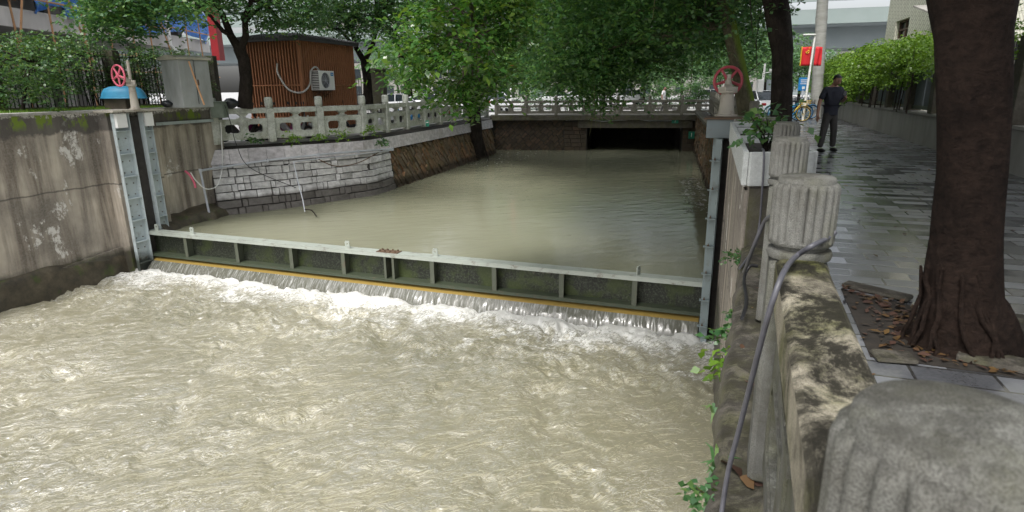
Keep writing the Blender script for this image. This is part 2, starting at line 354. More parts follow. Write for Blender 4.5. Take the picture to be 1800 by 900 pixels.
M['fascia']=simple('slab_fascia',(.62,.60,.58),(.45,.42,.40),1.2,.8,.3,.02,stretch=(1,1,.3))
M['conc']=simple('plain_concrete',(.30,.29,.27),(.20,.19,.175),1.6,.85,.4,.02,stretch=(1,1,.4))
M['via']=simple('viaduct_paint',(.20,.23,.24),(.16,.19,.20),.4,.7,.1,.02)
M['via_pale']=simple('viaduct_fascia',(.21,.25,.24),(.17,.21,.20),.3,.7,.1,.02)
M['tarp']=simple('blue_tarp',(.03,.15,.55),(.10,.28,.70),2.5,.4,.9,.12)
M['tub']=simple('turquoise_tub',(.05,.30,.50),(.03,.22,.40),5,.5,.2,.01)
M['redpanel']=simple('red_panel',(.28,.010,.016),(.2,.008,.012),2,.5,.1,.01)
M['skin']=simple('skin',(.30,.17,.12),(.32,.17,.12),8,.5,.1,.002)
M['shirt']=simple('navy_shirt',(.016,.018,.03),(.024,.026,.04),9,.85,.3,.006)
M['trouser']=simple('charcoal_trousers',(.050,.047,.045),(.035,.033,.032),9,.85,.3,.006)
M['shoe']=simple('shoe_leather',(.015,.014,.014),None,9,.5,.1,.003)
M['hair']=simple('black_hair',(.010,.009,.009),None,20,.55,.5,.004)
M['wshirt']=simple('white_shirt',(.72,.72,.72),None,9,.85,.2,.004)
M['blue']=simple('bike_blue',(.02,.25,.55),None,5,.4,.05,.002); M['yellow']=simple('bike_yellow',(.62,.42,.03),None,5,.4,.05,.002)
M['teal']=simple('teal_bike',(.03,.30,.35),None,5,.4,.05,.002)
M['gsign']=simple('green_sign',(.02,.22,.14),None,4,.5,.05,.002); M['bsign']=simple('blue_sign',(.02,.22,.55),None,4,.5,.05,.002)
M['flag']=simple('red_flag',(.55,.012,.02),(.47,.01,.015),4,.7,.1,.004); M['gold']=simple('flag_gold',(.75,.5,.04),None,4,.6,.05,.002)
M['purple']=simple('purple_body',(.20,.02,.12),None,4,.3,.05,.002); M['silver']=simple('silver_paint',(.55,.56,.58),None,4,.25,.03,.002,.3)
M['carwhite']=simple('white_car_paint',(.75,.76,.78),None,4,.2,.02,.002); M['bag']=simple('black_bag',(.02,.022,.028),None,6,.35,.8,.03)
def m_btile():
    t=NT('pale_wall_tiles'); b=t.n('ShaderNodeTexBrick'); t.put(b,'Vector',t.co((1,1,1),0,rot=(R(90),0,R(-70)))); b.inputs['Scale'].default_value=1; b.inputs['Brick Width'].default_value=.24; b.inputs['Row Height'].default_value=.075
    b.inputs['Mortar Size'].default_value=.012; b.inputs['Color1'].default_value=(.52,.52,.42,1); b.inputs['Color2'].default_value=(.60,.60,.50,1); b.inputs['Mortar'].default_value=(.33,.32,.26,1)
    return t.fin(t.mix(t.ramp(t.noise(.5,4),[(.45,0.),(.7,.3)]),b.outputs[0],(.36,.36,.3)),.5,t.bump(t.math('SUBTRACT',1.,b.outputs[1]),.4,.02))
M['btile']=m_btile()
def turbid(t,c,nrm,rough,ior,ff):
    up=t.n('ShaderNodeCombineXYZ'); up.inputs[2].default_value=1.
    d=t.n('ShaderNodeBsdfDiffuse'); t.put(d,'Color',c)
    if ff is None: t.put(d,'Normal',up.outputs[0])
    else:
        g=t.n('ShaderNodeNewGeometry'); mx=t.n('ShaderNodeMix',data_type='VECTOR'); mx.inputs[0].default_value=.45; t.put(mx,4,up.outputs[0]); t.put(mx,5,g.outputs['Normal']); nn=t.n('ShaderNodeVectorMath',operation='NORMALIZE'); t.put(nn,0,mx.outputs[1]); t.put(d,'Normal',nn.outputs[0])
    gl=t.n('ShaderNodeBsdfGlossy'); t.put(gl,'Roughness',rough); t.put(gl,'Normal',nrm)
    fr=t.n('ShaderNodeFresnel'); fr.inputs['IOR'].default_value=ior; t.put(fr,'Normal',nrm)
    m=t.n('ShaderNodeMixShader'); t.put(m,0,t.math('MINIMUM',fr.outputs[0],.42 if ff is not None else .9)); t.t.links.new(d.outputs[0],m.inputs[1]); t.t.links.new(gl.outputs[0],m.inputs[2])
    t.t.links.new(m.outputs[0],t.t.nodes['Material Output'].inputs[0]); t.t.nodes.remove(t.b); return t.m
def m_water(name,tan,deep,foamy):
    t=NT(name); a=t.n('ShaderNodeAttribute',attribute_name='foam').outputs['Fac'] if foamy else None
    big=t.noise(.16,3,.5); c=t.mix(t.ramp(big,[(.35,0.),(.65,1.)]),tan,deep)
    if foamy:
        fn=t.noise(8,7,.76,t.co((1,1.9,1),R(-20)),1.2)
        ff=t.math('MULTIPLY',t.mr(t.math('ADD',a,t.math('MULTIPLY',t.math('SUBTRACT',fn,.5),2.4)),.62,1.25),.82)
        rl=t.noise(2.6,5,.66,t.co((1,1.9,1),R(-20)),3.4); rd=t.math('ABSOLUTE',t.math('SUBTRACT',rl,.5)); glint_lines=t.math('MULTIPLY',t.ramp(rd,[(.0,1.),(.045,0.)]),t.ramp(t.noise(.8,4,.6),[(.40,0.),(.62,1.)]))  # curvy white lines paint sky glints into the water colour, with some bubbles
        ff=t.math('MAXIMUM',ff,t.math('MULTIPLY',glint_lines,.26)); c=t.mix(ff,c,(.80,.80,.77))
        wv=t.co((1,1.9,1),R(-20)); n1=t.noise(1.25,4,.55,wv,2.0); n2=t.noise(3.3,2.6,.55,wv,1.5); ac_=t.n('ShaderNodeAttribute',attribute_name='act').outputs['Fac']
        rg=t.math('ABSOLUTE',t.math('SUBTRACT',n2,.5)); rg1=t.math('ABSOLUTE',t.math('SUBTRACT',n1,.5))
        h=t.math('SUBTRACT',t.math('MULTIPLY',n1,1.1),t.math('ADD',t.math('MULTIPLY',rg,.42),t.math('MULTIPLY',rg1,.7)))
        h=t.math('MULTIPLY',h,ac_); return turbid(t,c,t.bump(h,1.,.21),t.mr(ff,0,1,.06,.4),1.52,ff)
    h=t.math('ADD',t.noise(1.1,3,.5,t.co((1,2.6,1),R(-14)),.6),t.math('MULTIPLY',t.noise(6,3,.6,t.co((1,3,1),R(-14)),.5),.12))
    return turbid(t,c,t.bump(h,.30,.05),.045,1.36,None)
M['water_up']=m_water('calm_silty_water',(.245,.245,.17),(.205,.207,.143),False)
M['water_dn']=m_water('rough_silty_water',(.285,.266,.182),(.21,.197,.132),True)
def m_lip():
    t=NT('smooth_lip_water'); return t.fin(t.mix(t.noise(.8,3),(.27,.185,.045),(.21,.15,.05)),.09,t.bump(t.noise(5,3,.5,t.co((1,.3,.3),R(20))),.1,.02),1.)
M['water_lip']=m_lip()
def m_fall():
    t=NT('falling_water'); n=t.noise(5,6,.8,t.co((5,.5,.45),R(20)),.8); f=t.ramp(n,[(.50,0.),(.74,.8)])
    return t.fin(t.mix(f,(.10,.10,.08),(.60,.61,.60)),.12,t.bump(n,.7,.05),1.)
M['water_fall']=m_fall()
# ------------------------------------------------------------------ layout constants
GL=V(-10.58,17.58); GR=V(4.05,12.17); g2=(GR-GL).normalized(); GLEN=(GR-GL).length; fl=V(g2.y,-g2.x)   # fl: downstream
if fl.y>0: fl=-fl
ZD=-3.5; ZU=-2.5; ZL=-.2; ZT=1.09
def G(u,v=0,z=0): p=GL+g2*u+fl*v; return V(p.x,p.y,z)
def LW(y): return -12.35+.334*(y-13.85)        # left wall line X(Y)
CORN=V(LW(21.25),21.25)
# right edge of channel
LE0=at(1240,900,0).xy; LE1=at(1300,480,0).xy; led=(LE1-LE0).normalized()
def RE(y): return LE0.x+(y-LE0.y)*led.x/led.y
PLN=at(1321,267,None,6.0)                      # planter near left top corner
RWX=lambda y: PLN.x+(y-6.0)*(4.42-PLN.x)/(12.4-6.0)   # face of raised right wall
# ------------------------------------------------------------------ ground, water
WL=[( LW(-30),-30),(LW(21.6),21.6),(-9.6,21.9)]
RTOP=[V(-10.25,20.75),V(-8.5,22.07),V(-7.08,23.16),V(-5.78,24.4)]
dsec=(V(-1.42,39.6)-V(-5.78,24.4)).normalized()
BR0=V(-.95,41.9); BR1=V(12.9,39.5)
gm=MB()
gm.poly([(-400,-100),(LW(-30)-.4,-100),(LW(-30)-.4,-30),(LW(21.6)-.4,21.6)]+[(p.x-.45,p.y+.3) for p in RTOP]+[(BR0.x-.4,BR0.y),(BR0.x-.4,43.5),(-400,43.5)],-3.9,ZL)
gm.build('ground',M['pale_road'],smooth=0)['kind']='structure'
gm=MB(); gm.poly([(-500,43.5),(500,43.5),(500,900),(-500,900)],-1,ZL-.004); o=gm.build('road',M['pale_road'],smooth=0); o['kind']='structure'
RB=[(RE(-12)+.45,-12),(RE(6)+.45,6.02),(RWX(6.1)+.5,6.1),(RWX(12.6)+.3,12.6),(5.2,13.5),(12.2,38.8),(13.2,43.5)]
gm=MB(); gm.poly(RB+[(400,43.5),(400,-12)],-3.9,0); o=gm.build('promenade_paving',M['paving'],smooth=0); o['kind']='structure'
gm=MB(); gm.poly([(-420,-420),(420,-420),(420,-12.01),(RE(-12),-12.01),(RE(-12)-.02,-60),(LW(-30)-.4,-60),(LW(-30)-.4,-99.9),(-420,-99.9)],-3.9,-.25); o=gm.build('pavement',M['pale_road'],smooth=0); o['kind']='structure'
gm=MB(); gm.poly([(-60,-60),(60,-60),(60,60),(-60,60)],-4.6,-4.4); o=gm.build('river_bed',M['footing'],smooth=0); o['kind']='structure'
# lawn strip on the raised left bank
gm=MB(); gm.poly([(LW(-5)-.42,-5),(LW(21)-.42,21),(-12.0,21.6),(-14.3,20.6),(LW(-5)-4.4,-5)],-.3,ZT-.03); o=gm.build('lawn',M['lawn'],smooth=0); o['kind']='structure'
# upstream water: pooled sheet
gm=MB(); a=G(-1.5,-.03,ZU); b=G(17.,-.03,ZU); gm.add([a,b,(20,46,ZU),(20,60,ZU),(-12,60,ZU),(-14,22,ZU)],[(0,1,2,3,4,5)])
o=gm.build('water',M['water_up'],smooth=0); o['kind']='structure'
def field(n,beta,seed,ax=1.,ay=1.):
    r=np.random.default_rng(seed); k=np.fft.fftfreq(n)*n; kx,ky=np.meshgrid(k*ax,k*ay); kk=np.sqrt(kx**2+ky**2); kk[0,0]=1
    sp=np.fft.fft2(r.normal(size=(n,n)))*kk**(-beta); sp[0,0]=0; sp[kk<3]=0; f=np.real(np.fft.ifft2(sp)); return f/f.std()
def samp(f,x,y,per):
    n=f.shape[0]; X=(x/per%1)*n; Y=(y/per%1)*n; i=np.floor(X).astype(int); j=np.floor(Y).astype(int); a=X-i; b=Y-j; i%=n; j%=n; i1=(i+1)%n; j1=(j+1)%n
    return f[j,i]*(1-a)*(1-b)+f[j,i1]*a*(1-b)+f[j1,i]*(1-a)*b+f[j1,i1]*a*b
def downstream():
    us=np.arange(-1.6,17.6,.04); vs_=np.concatenate([np.arange(.35,17,.036),np.arange(17,45,.3)]); u,v=np.meshgrid(us,vs_)
    A=field(512,1.7,1); B=field(512,1.7,2); C=field(512,2.3,3,1,.6); D=field(512,2.2,4,1,.65)
    wu=u+.35*samp(A,u,v,12)*.6; wv=v+.35*samp(B,u,v,12)*.6
    c1=samp(C,wu,wv,7.); c2=samp(D,wu+.1*c1,wv+.12*c1,3.6); lo=samp(B,u*.7+3,v,17)
    turb=np.exp(-np.clip(v-.6,0,None)/3.2); act=np.clip(.55+.22*lo,.25,1.1)*(1-.62*np.clip((u-12.3)/3.5,0,1)*(1-turb))
    ridge=1-np.abs(c1); rid2=1-np.abs(c2)
    h=(.030*c1+.015*ridge+.008*rid2+.004*c2)*act*(1+1.6*turb)
    boil=np.exp(-((v-.80)/.36)**2)*(.065+.03*samp(A,u*1.5,v*1.5,6)); boil+=np.exp(-((v-2.6)/.9)**2)*(.05*samp(B,u*1.2,v,8))
    z=ZD+h+boil*1.1
    z=np.where(v<.50,np.minimum(z,ZD+.03+.04*samp(D,u,v,3)),z)
    foam=1.1*np.exp(-np.clip(v-.65,0,None)/.85)+.26+.12*c2+.16*np.clip(c1,0,3)*turb+.09*samp(A,u,v,9)*np.exp(-v/8)+.10*np.exp(-v/7)
    foam-=.45*np.clip((u-11.5)/4,0,1)*np.clip((v-2)/3,0,1); foam=foam*np.clip((14-v)/9+.55,.3,1)
    P=np.stack([GL.x+g2.x*u+fl.x*v,GL.y+g2.y*u+fl.y*v,z],-1).reshape(-1,3); m,n=u.shape
    i=np.arange(m*n).reshape(m,n); Fc=np.stack([i[:-1,:-1],i[:-1,1:],i[1:,1:],i[1:,:-1]],-1).reshape(-1,4)
    o=npmesh('water',P,Fc,M['water_dn'],None,True); a2=o.data.attributes.new('act','FLOAT','POINT'); a2.data.foreach_set('value',(.35+.75*np.clip(act,0,1.1)).ravel().astype(np.float32)); at_=o.data.attributes.new('foam','FLOAT','POINT'); at_.data.foreach_set('value',np.clip(foam,0,1.5).ravel().astype(np.float32)); o['kind']='structure'
downstream()
def nappe():
    us=np.arange(.15,GLEN-.05,.03); prof=[(-.05,-3.0),(.0,-3.085),(.10,-3.10),(.19,-3.125),(.27,-3.16),(.33,-3.20)]; pf=[(.33,-3.20),(.40,-3.26),(.47,-3.33),(.53,-3.41),(.58,-3.50),(.62,-3.64)]
    D=field(512,1.,9,1,1)
    for nm,pr,mt,am in(('water',prof,M['water_lip'],.0),('water',pf,M['water_fall'],.02)):
        P=[];
        for k,(v,z) in enumerate(pr):
            w_=samp(D,us,us*0+k*.05,7)*am*(k/5); P.append(np.stack([GL.x+g2.x*us+fl.x*(v+w_),GL.y+g2.y*us+fl.y*(v+w_),z+0*us+w_*.6],-1))
        P=np.array(P); m,n=P.shape[:2]; i=np.arange(m*n).reshape(m,n); Fc=np.stack([i[:-1,:-1],i[:-1,1:],i[1:,1:],i[1:,:-1]],-1).reshape(-1,4)
        npmesh(nm,P.reshape(-1,3),Fc,mt,None,True)['kind']='structure'
nappe()
# ------------------------------------------------------------------ channel walls
rt=root0('concrete_wall','tall stained grey brown concrete channel wall with moss along its rim, below the lawn','wall')
mb=MB(); mb.wall((LW(21.25),21.25),(LW(-30),-30),-4.2,ZT-.07,-.5)
o=mb.build('wall_face',M['wallL'],rt,0)
mb=MB(); mb.wall((LW(21.28)+.03,21.28),(LW(-30)+.03,-30),ZT-.07,ZT,-.6); mb.build('coping',simple('thin_coping',(.42,.41,.38),(.2,.19,.17),7,.85,.5,.02),rt,0,bevel=.012)
# rough footing at the water line
def footing(name,line,zt,out,mat,parent,seed,zb=-4.2,th=.5):
    r=random.Random(seed); P=[]; n=len(line); rows=[(0.0,.02),(.35,.0),(.8,-.12),(1.0,-.5),(1.15,-1.6)]
    for i,p in enumerate(line):
        q=line[min(i+1,n-1)]-line[max(i-1,0)]; d=V(q.y,-q.x).normalized()
        j=r.uniform(-.05,.05); jo=r.uniform(.75,1.25)
        for k,(a,dz) in enumerate(rows):
            e=p+d*(out*a*jo); P.append((e.x,e.y,zt(i/(n-1))+dz*1.0+j+r.uniform(-.03,.03)))
    m=len(rows); fs=[(i*m+k,(i+1)*m+k,(i+1)*m+k+1,i*m+k+1) for i in range(n-1) for k in range(m-1)]
    mb=MB(); mb.add(P,fs); o=mb.build(name,mat,parent,60); s=o.modifiers.new('sub','SUBSURF'); s.levels=s.render_levels=1; return o
ys=np.linspace(17.3,-4,90)
footing('footing',[V(LW(y)-.03,y) for y in reversed(ys)],lambda s:-2.93+.13*math.sin(s*9),.20,M['footing'],rt,3)
# strip with step just downstream of the guide
mb=MB()
for i in range(26):
    y=17.2-i*.16; mb.wall((LW(y)+.09,y),(LW(y-.16)+.09,y-.16),-3.7,-2.72-.012*i+random.uniform(-.012,.012),-.12)
mb.build('ledge',M['wallL'],rt,30)
# mud apron upstream of the gate at the wall foot
ap=[V(LW(y)-.02,y) for y in np.linspace(17.9,21.3,18)]
footing('footing',ap,lambda s:-2.14-.05*math.sin(s*7),.75,M['footing'],rt,5)

# battered stone wall on the left bank: top line and foot line
TOPL=RTOP+[RTOP[3]+dsec*k for k in(4,8,12,16.2)]
FOOT=[V(-9.75,19.9),V(-7.85,21.35),V(-6.6,22.75),V(-5.25,24.1)]+[RTOP[3]+dsec*k+V(.55,-.1) for k in(4,8,12,16.0)]
def sp(line,s):
    L=[0.]
    for a,b in zip(line,line[1:]): L.append(L[-1]+(b-a).length)
    t=s*L[-1]
    for i in range(len(line)-1):
        if t<=L[i+1] or i==len(line)-2:
            k=(t-L[i])/(L[i+1]-L[i]); return line[i].lerp(line[i+1],k)
LTOT=sum((b-a).length for a,b in zip(TOPL,TOPL[1:]))
ZS=ZL-.66; ZF=-3.0
def wp(s,z,off=0.):
    t=(z-ZF)/(ZS-ZF); a=sp(TOPL,s)+V(.10,-.10); k=sp(FOOT,s); p=k.lerp(a,max(0,min(1.2,t))); e=sp(TOPL,min(1,s+.01))-sp(TOPL,max(0,s-.01)); n=V(e.y,-e.x).normalized()
    p=p+n*off; return V(p.x,p.y,z)
rt=root0('stone_bank_wall','sloping left bank wall, pale grey block courses turning into brown diagonal rubble','wall')
mb=MB(); N=60; pts=[]; 
for i in range(N+1):
    s=i/N
    for z in(ZL-.18,ZS,-1.5,ZF,-4.2): pts.append(wp(s,z,-.05))
mb.add(pts,[(i*5+k,(i+1)*5+k,(i+1)*5+k+1,i*5+k+1) for i in range(N) for k in range(4)]); mb.build('joint_mortar',M['mortar'],rt,60)
SBLK=(7.6)/LTOT
def block(mb,c4,off,dep,rr,jit=.012):   # c4: four (s,z) corners -> block with raised face
    cx=sum(p[0] for p in c4)/4; cz=sum(p[1] for p in c4)/4
    base=[wp(p[0],p[1],-.06) for p in c4]; fr=[]
    mid=[wp(p[0],p[1],off-.018) for p in c4]
    for p in c4:
        q=(cx+(p[0]-cx)*.95,cz+(p[1]-cz)*.9); fr.append(wp(q[0],q[1],off+rr.uniform(-jit,jit)))
    mb.add(base+mid+fr,[(8,9,10,11)]+[(i,(i+1)%4,4+(i+1)%4,4+i) for i in range(4)]+[(4+i,4+(i+1)%4,8+(i+1)%4,8+i) for i in range(4)])
rr=random.Random(4); mb=MB(); z=ZS-.0; row=0
while z>-3.0:
    h=rr.uniform(.21,.30) if row else .16; s=0.001-rr.uniform(0,.2)/LTOT; lng=True
    while s<SBLK+.35*(ZS-z)*0/LTOT:
        L=(rr.uniform(.5,.85) if lng else rr.uniform(.16,.26))/LTOT; lng=not lng if rr.random()<.8 else lng
        s1=min(s+L,SBLK+rr.uniform(-.01,.01)/LTOT); a=max(s,0.001); g=.013/LTOT
        if s1-a>3*g:
            j=lambda:rr.uniform(-.012,.012)
            block(mb,[(a+g,z-h+.014+j()),(s1-g,z-h+.014+j()),(s1-g,z-.014+j()),(a+g,z-.014+j())],rr.uniform(-.01,.075),.1,rr)
        s=s+L
    z-=h; row+=1
mb.build('block_courses',M['block'],rt,40)
# rubble: diagonal slabs
def diag(fn,s0,s1,z0,z1,sc,ang,seed,lrange=(.38,.75),wrange=(.13,.26)):
    rr=random.Random(seed); mb=MB(); ca,sa=math.cos(ang),math.sin(ang); W=(s1-s0)*sc; H=z1-z0; D=W+H+2
    q=-D
    while q<D:
        w_=rr.uniform(*wrange); p=-D-rr.random()*.5
        while p<D:
            l=rr.uniform(*lrange); c=(p+l/2,q+w_/2); x=c[0]*ca-c[1]*sa; y=c[0]*sa+c[1]*ca
            if -.05<x<W+.05 and -.1<y<H+.1:
                cs=[]
                for (a,b) in((p,q),(p+l,q),(p+l,q+w_),(p,q+w_)):
                    a2=c[0]+(a-c[0])*(1-.035/l*1.)+rr.uniform(-.03,.03); b2=c[1]+(b-c[1])*(1-.03/w_)+rr.uniform(-.022,.022)
                    X=a2*ca-b2*sa; Y=a2*sa+b2*ca; X=max(0,min(W,X)); Y=max(0,min(H,Y)); cs.append((s0+X/sc,z0+Y))
                area=abs(sum(cs[i][0]*cs[(i+1)%4][1]-cs[(i+1)%4][0]*cs[i][1] for i in range(4)))*sc/2
                if area>.012: fn(mb,cs,rr.uniform(-.02,.065),.1,rr,.022)
            p+=l
        q+=w_
    return mb
mb=diag(block,SBLK+.002,.999,-3.0,ZS-.01,LTOT,R(-52),8); mb.build('rubble_facing',M['rubble'],rt,40)
mb=MB(); s=0.; rr=random.Random(2)
while s<.997:
    L=.62/LTOT; a=s+.004/LTOT*1; b=min(s+L-.006/LTOT,.999); mb.add([wp(a,ZS+.005,.0),wp(b,ZS+.005,.0),wp(b,ZL-.17,.0),wp(a,ZL-.17,.0),wp(a,ZS+.005,.1),wp(b,ZS+.005,.1),wp(b,ZL-.17,.1),wp(a,ZL-.17,.1)],
        [(4,5,6,7),(0,4,7,3),(1,2,6,5),(3,7,6,2),(0,1,5,4)]); s+=L
mb.build('tile_band',M['tile_band'],rt,0)
mb=MB(); 
for i in range(40):
    s=i/40; e=(i+1)/40; mb.add([wp(s,ZL-.165,.09),wp(e,ZL-.165,.09),wp(e,ZL-.10,-.55),wp(s,ZL-.10,-.55),wp(e,ZL-.8,-.55),wp(s,ZL-.8,-.55)],[(0,1,2,3),(3,2,4,5)])
mb.build('soil_top',M['soil'],rt,60)
# ------------------------------------------------------------------ balustrades
DRUM=[(.085,.0),(.108,.005),(.113,.02),(.108,.035),(.090,.042),(.090,.052),(.108,.058),(.112,.070,.0),(.1125,.078,.22),(.1125,.262,.22),(.110,.272,.16),(.102,.281,.04),(.097,.283,0),(.0955,.297,0),(.089,.304,0),(.05,.3055,0),(.001,.306,0)]
def post_mesh(mb,h=.93,w_=.2): mb.box((0,0,h/2),(w_,w_,h),None,.018)
def octo(cx,cz,hx,hz,k): return [(cx-hx+k,cz-hz),(cx+hx-k,cz-hz),(cx+hx,cz-hz+k),(cx+hx,cz+hz-k),(cx+hx-k,cz+hz),(cx-hx+k,cz+hz),(cx-hx,cz+hz-k),(cx-hx,cz-hz+k)]
def balustrade(name,label,P,mat,matrail=None,group=None,sc=1.,hd=64,style=0):
    matrail=matrail or mat; rt=root0(name,label,'balustrade',group)
    pm=None; dm=None
    for i,p in enumerate(P):
        d=(P[min(i+1,len(P)-1)]-P[max(i-1,0)]); ang=math.atan2(d.y,d.x)
        if pm is None:
            mb=MB(); post_mesh(mb,.93*sc,.2*sc); po=mb.build('post',mat,rt,30); mb=MB(); mb.lathe([(q[0]*sc,q[1]*sc)+tuple(q[2:]) for q in DRUM],hd*2 if hd>40 else hd,None); do=mb.build('post_cap',mat,po,45); do.location=(0,0,.93*sc); pm=po;dm=do
        else:
            po=pm.copy(); COL.objects.link(po); do=dm.copy(); COL.objects.link(do); do.parent=po
        po.location=p; po.rotation_euler=(0,0,ang)
    for a,b in zip(P,P[1:]):
        d=b-a; L=d.length; ang=math.atan2(d.y,d.x); slope=math.atan2(d.z,d.xy.length)
        Mx=Matrix.Translation(a)@Matrix.Rotation(ang,4,'Z')@Matrix.Rotation(-slope,4,'Y')
        e=.1*sc+.002; x0=e; x1=L-e
        mb=MB(); mb.box((L/2,0,.875*sc),(x1-x0,.165*sc,.15*sc),Mx,.014); mb.build('top_rail',matrail,rt,30)
        mb=MB(); z0=.1*sc; z1=.66*sc; cz=(z0+z1)/2; hx=(x1-x0)*.155; hz=.115*sc
        h1=octo(x0+(x1-x0)*.26,cz+.02,hx,hz,.05*sc); h2=octo(x0+(x1-x0)*.74,cz+.02,hx,hz,.05*sc)
        mb.plate([(x0,z0),(x1,z0),(x1,z1),(x0,z1)],[h1,h2],.10*sc,Mx)
        # raised frame round each opening and the small urn that carries the rail
        for hc in(.26,.74):
            o1=octo(x0+(x1-x0)*hc,cz+.02,hx*1.28,hz*1.28,.06*sc); o2=octo(x0+(x1-x0)*hc,cz+.02,hx*1.12,hz*1.12,.055*sc)
            mb.plate(o1,[o2],.118*sc,Mx)
        pn=mb.build('panel',mat,rt,30)
        mb=MB(); Mu=Mx@Matrix.Translation((L/2,0,z1)); Z=.14*sc
        mb.box((0,0,.012),(.30*sc,.13*sc,.03),Mu); 
        pr=[(.10,.025),(.075,.05),(.07,.075),(.10,.10),(.135,.125),(.135,.138)]
        vs_=[];fs=[]
        for (w_,zz) in pr:
            for(a_,b_) in((-1,-.6),(1,-.6),(1,.6),(-1,.6)): vs_.append((w_*a_*sc,w_*b_*sc,zz*sc))
        for i in range(len(pr)-1):
            for k in range(4): fs.append((i*4+k,i*4+(k+1)%4,(i+1)*4+(k+1)%4,(i+1)*4+k))
        mb.add(vs_,fs,Mu); mb.box((0,0,-.28*sc),(.12*sc,.118*sc,.5*sc),Mu); mb.build('rail_support',mat,rt,40)
    return rt
nd=V(.663,1.71,0)   # post pitch near the camera
N1=V(.437,.525,0); N2=V(1.07,2.19,0); N3=V(1.78,3.92,0); N4=V(2.5,5.61,0)
balustrade('stone_balustrade','near granite balustrade with fluted drum posts and dark mossy top rail','' or [N1-V(.65,1.7,0),N1,N2],M['granite'],M['granite_rail'],None,1.,64)
ob=balustrade('stone_balustrade','granite balustrade stub of two fluted posts beside the planter box',[N3,N4],M['granite'],M['granite_rail'],None,1.,48)
lp=[V(-9.98,20.95,ZL)]+[V(p.x,p.y,ZL) for p in RTOP[1:]]+[V(*(RTOP[3]+dsec*k),ZL) for k in(1.95,3.9,5.85,7.8,9.75,11.7,13.6,15.5)]
balustrade('stone_balustrade','pale algae stained stone balustrade along the left bank in front of the timber hut',[lp[0]-V(0,-.05,0)]+lp[1:],M['granite_left'],None,None,1.25,32)
bp=[BR0.lerp(BR1,k/7) for k in range(8)]; balustrade('stone_balustrade','grey stone balustrade across the low bridge at the far end of the pool',[V(p.x,p.y,-.2) for p in bp],M['granite_bridge'],None,None,1.0,24)
rp=[V(5.3,13.6),V(12.1,37.8)]; rpl=[rp[0].lerp(rp[1],k/13) for k in range(14)]
balustrade('stone_balustrade','shaded stone balustrade on the right bank beyond the red handwheel',[V(p.x,p.y,0) for p in rpl],M['granite_bridge'],None,None,1.0,24)
# ------------------------------------------------------------------ bridge
rt=root0('stone_bridge','low dark bridge with herringbone slab face and a black opening, crossing the channel','bridge')
bd=(BR1-BR0).normalized(); bn=V(-bd.y,bd.x); BL=(BR1-BR0).length
def BP(u,v,z): p=BR0+bd*u+bn*v; return V(p.x,p.y,z)
mb=MB(); mb.beam(BP(-.6,.9,-.36),BP(BL+1.5,.9,-.36),2.1,.3); mb.beam(BP(-.6,3,-.30),BP(BL+1.5,3,-.30),3.2,.16); mb.build('deck',M['granite_dark'],rt,0)
uo0=(at(1030,240,Y=41.2).x-BR0.x)/bd.x; uo1=(at(1196,240,Y=40.3).x-BR0.x)/bd.x
mb=MB(); mb.beam(BP(uo0-.6,.35,-.77),BP(uo1+.6,.35,-.77),.7,.50,ch=.02); mb.build('lintel',M['granite_dark'],rt,30)
for a,b in((-.8,uo0),(uo1,BL+1.5)): mb=MB(); mb.beam(BP(a,.85,-2.),BP(b,.85,-2.),1.2,2.95); mb.build('abutment',M['mortar'],rt,0)
mb=MB(); mb.beam(BP(uo0-.3,9.5,-2),BP(uo1+.3,9.5,-2),.3,4); mb.beam(BP(uo0-.15,5,-2),BP(uo0-.15,9.4,-2),.3,4); mb.beam(BP(uo1+.15,5,-2),BP(uo1+.15,9.4,-2),.3,4); mb.beam(BP(uo0,5.5,-.46),BP(uo1,5.5,-.46),8,.1); mb.build('culvert_lining',M['mortar'],rt,0)
def bblock(mb,cs,off,dep,rr,jit=.01):
    cx=sum(p[0] for p in cs)/4; cz=sum(p[1] for p in cs)/4; off=.0-off*.6
    base=[BP(p[0],.26,p[1]) for p in cs]; fr=[BP(cx+(p[0]-cx)*.93,.22+off+rr.uniform(-jit,jit),cz+(p[1]-cz)*.93) for p in cs]
    mb.add(base+fr,[(4,5,6,7)]+[(i,(i+1)%4,4+(i+1)%4,4+i) for i in range(4)])
mb=diag(bblock,-.2,uo0-1.5,-2.8,-.52,1.,R(45),21,(.4,.5),(.18,.24)); mb.build('slab_facing',M['rubble_dark'],rt,40)
rr=random.Random(6)
for (a,b) in((uo0-1.5,uo0-.02),(uo1+.02,uo1+1.6)):
    z=-2.8; mb=MB()
    while z<-.6:
        h=.27; x=a
        while x<b-.05:
            L=min(rr.uniform(.3,.8),b-x)
            if z+h<-.5: bblock(mb,[(x+.01,z+.01),(x+L-.01,z+.01),(x+L-.01,z+h-.01),(x+.01,z+h-.01)],rr.uniform(0,.06),.1,rr)
            x+=L
        z+=h
    mb.build('slab_facing',M['rubble_dark'],rt,40)
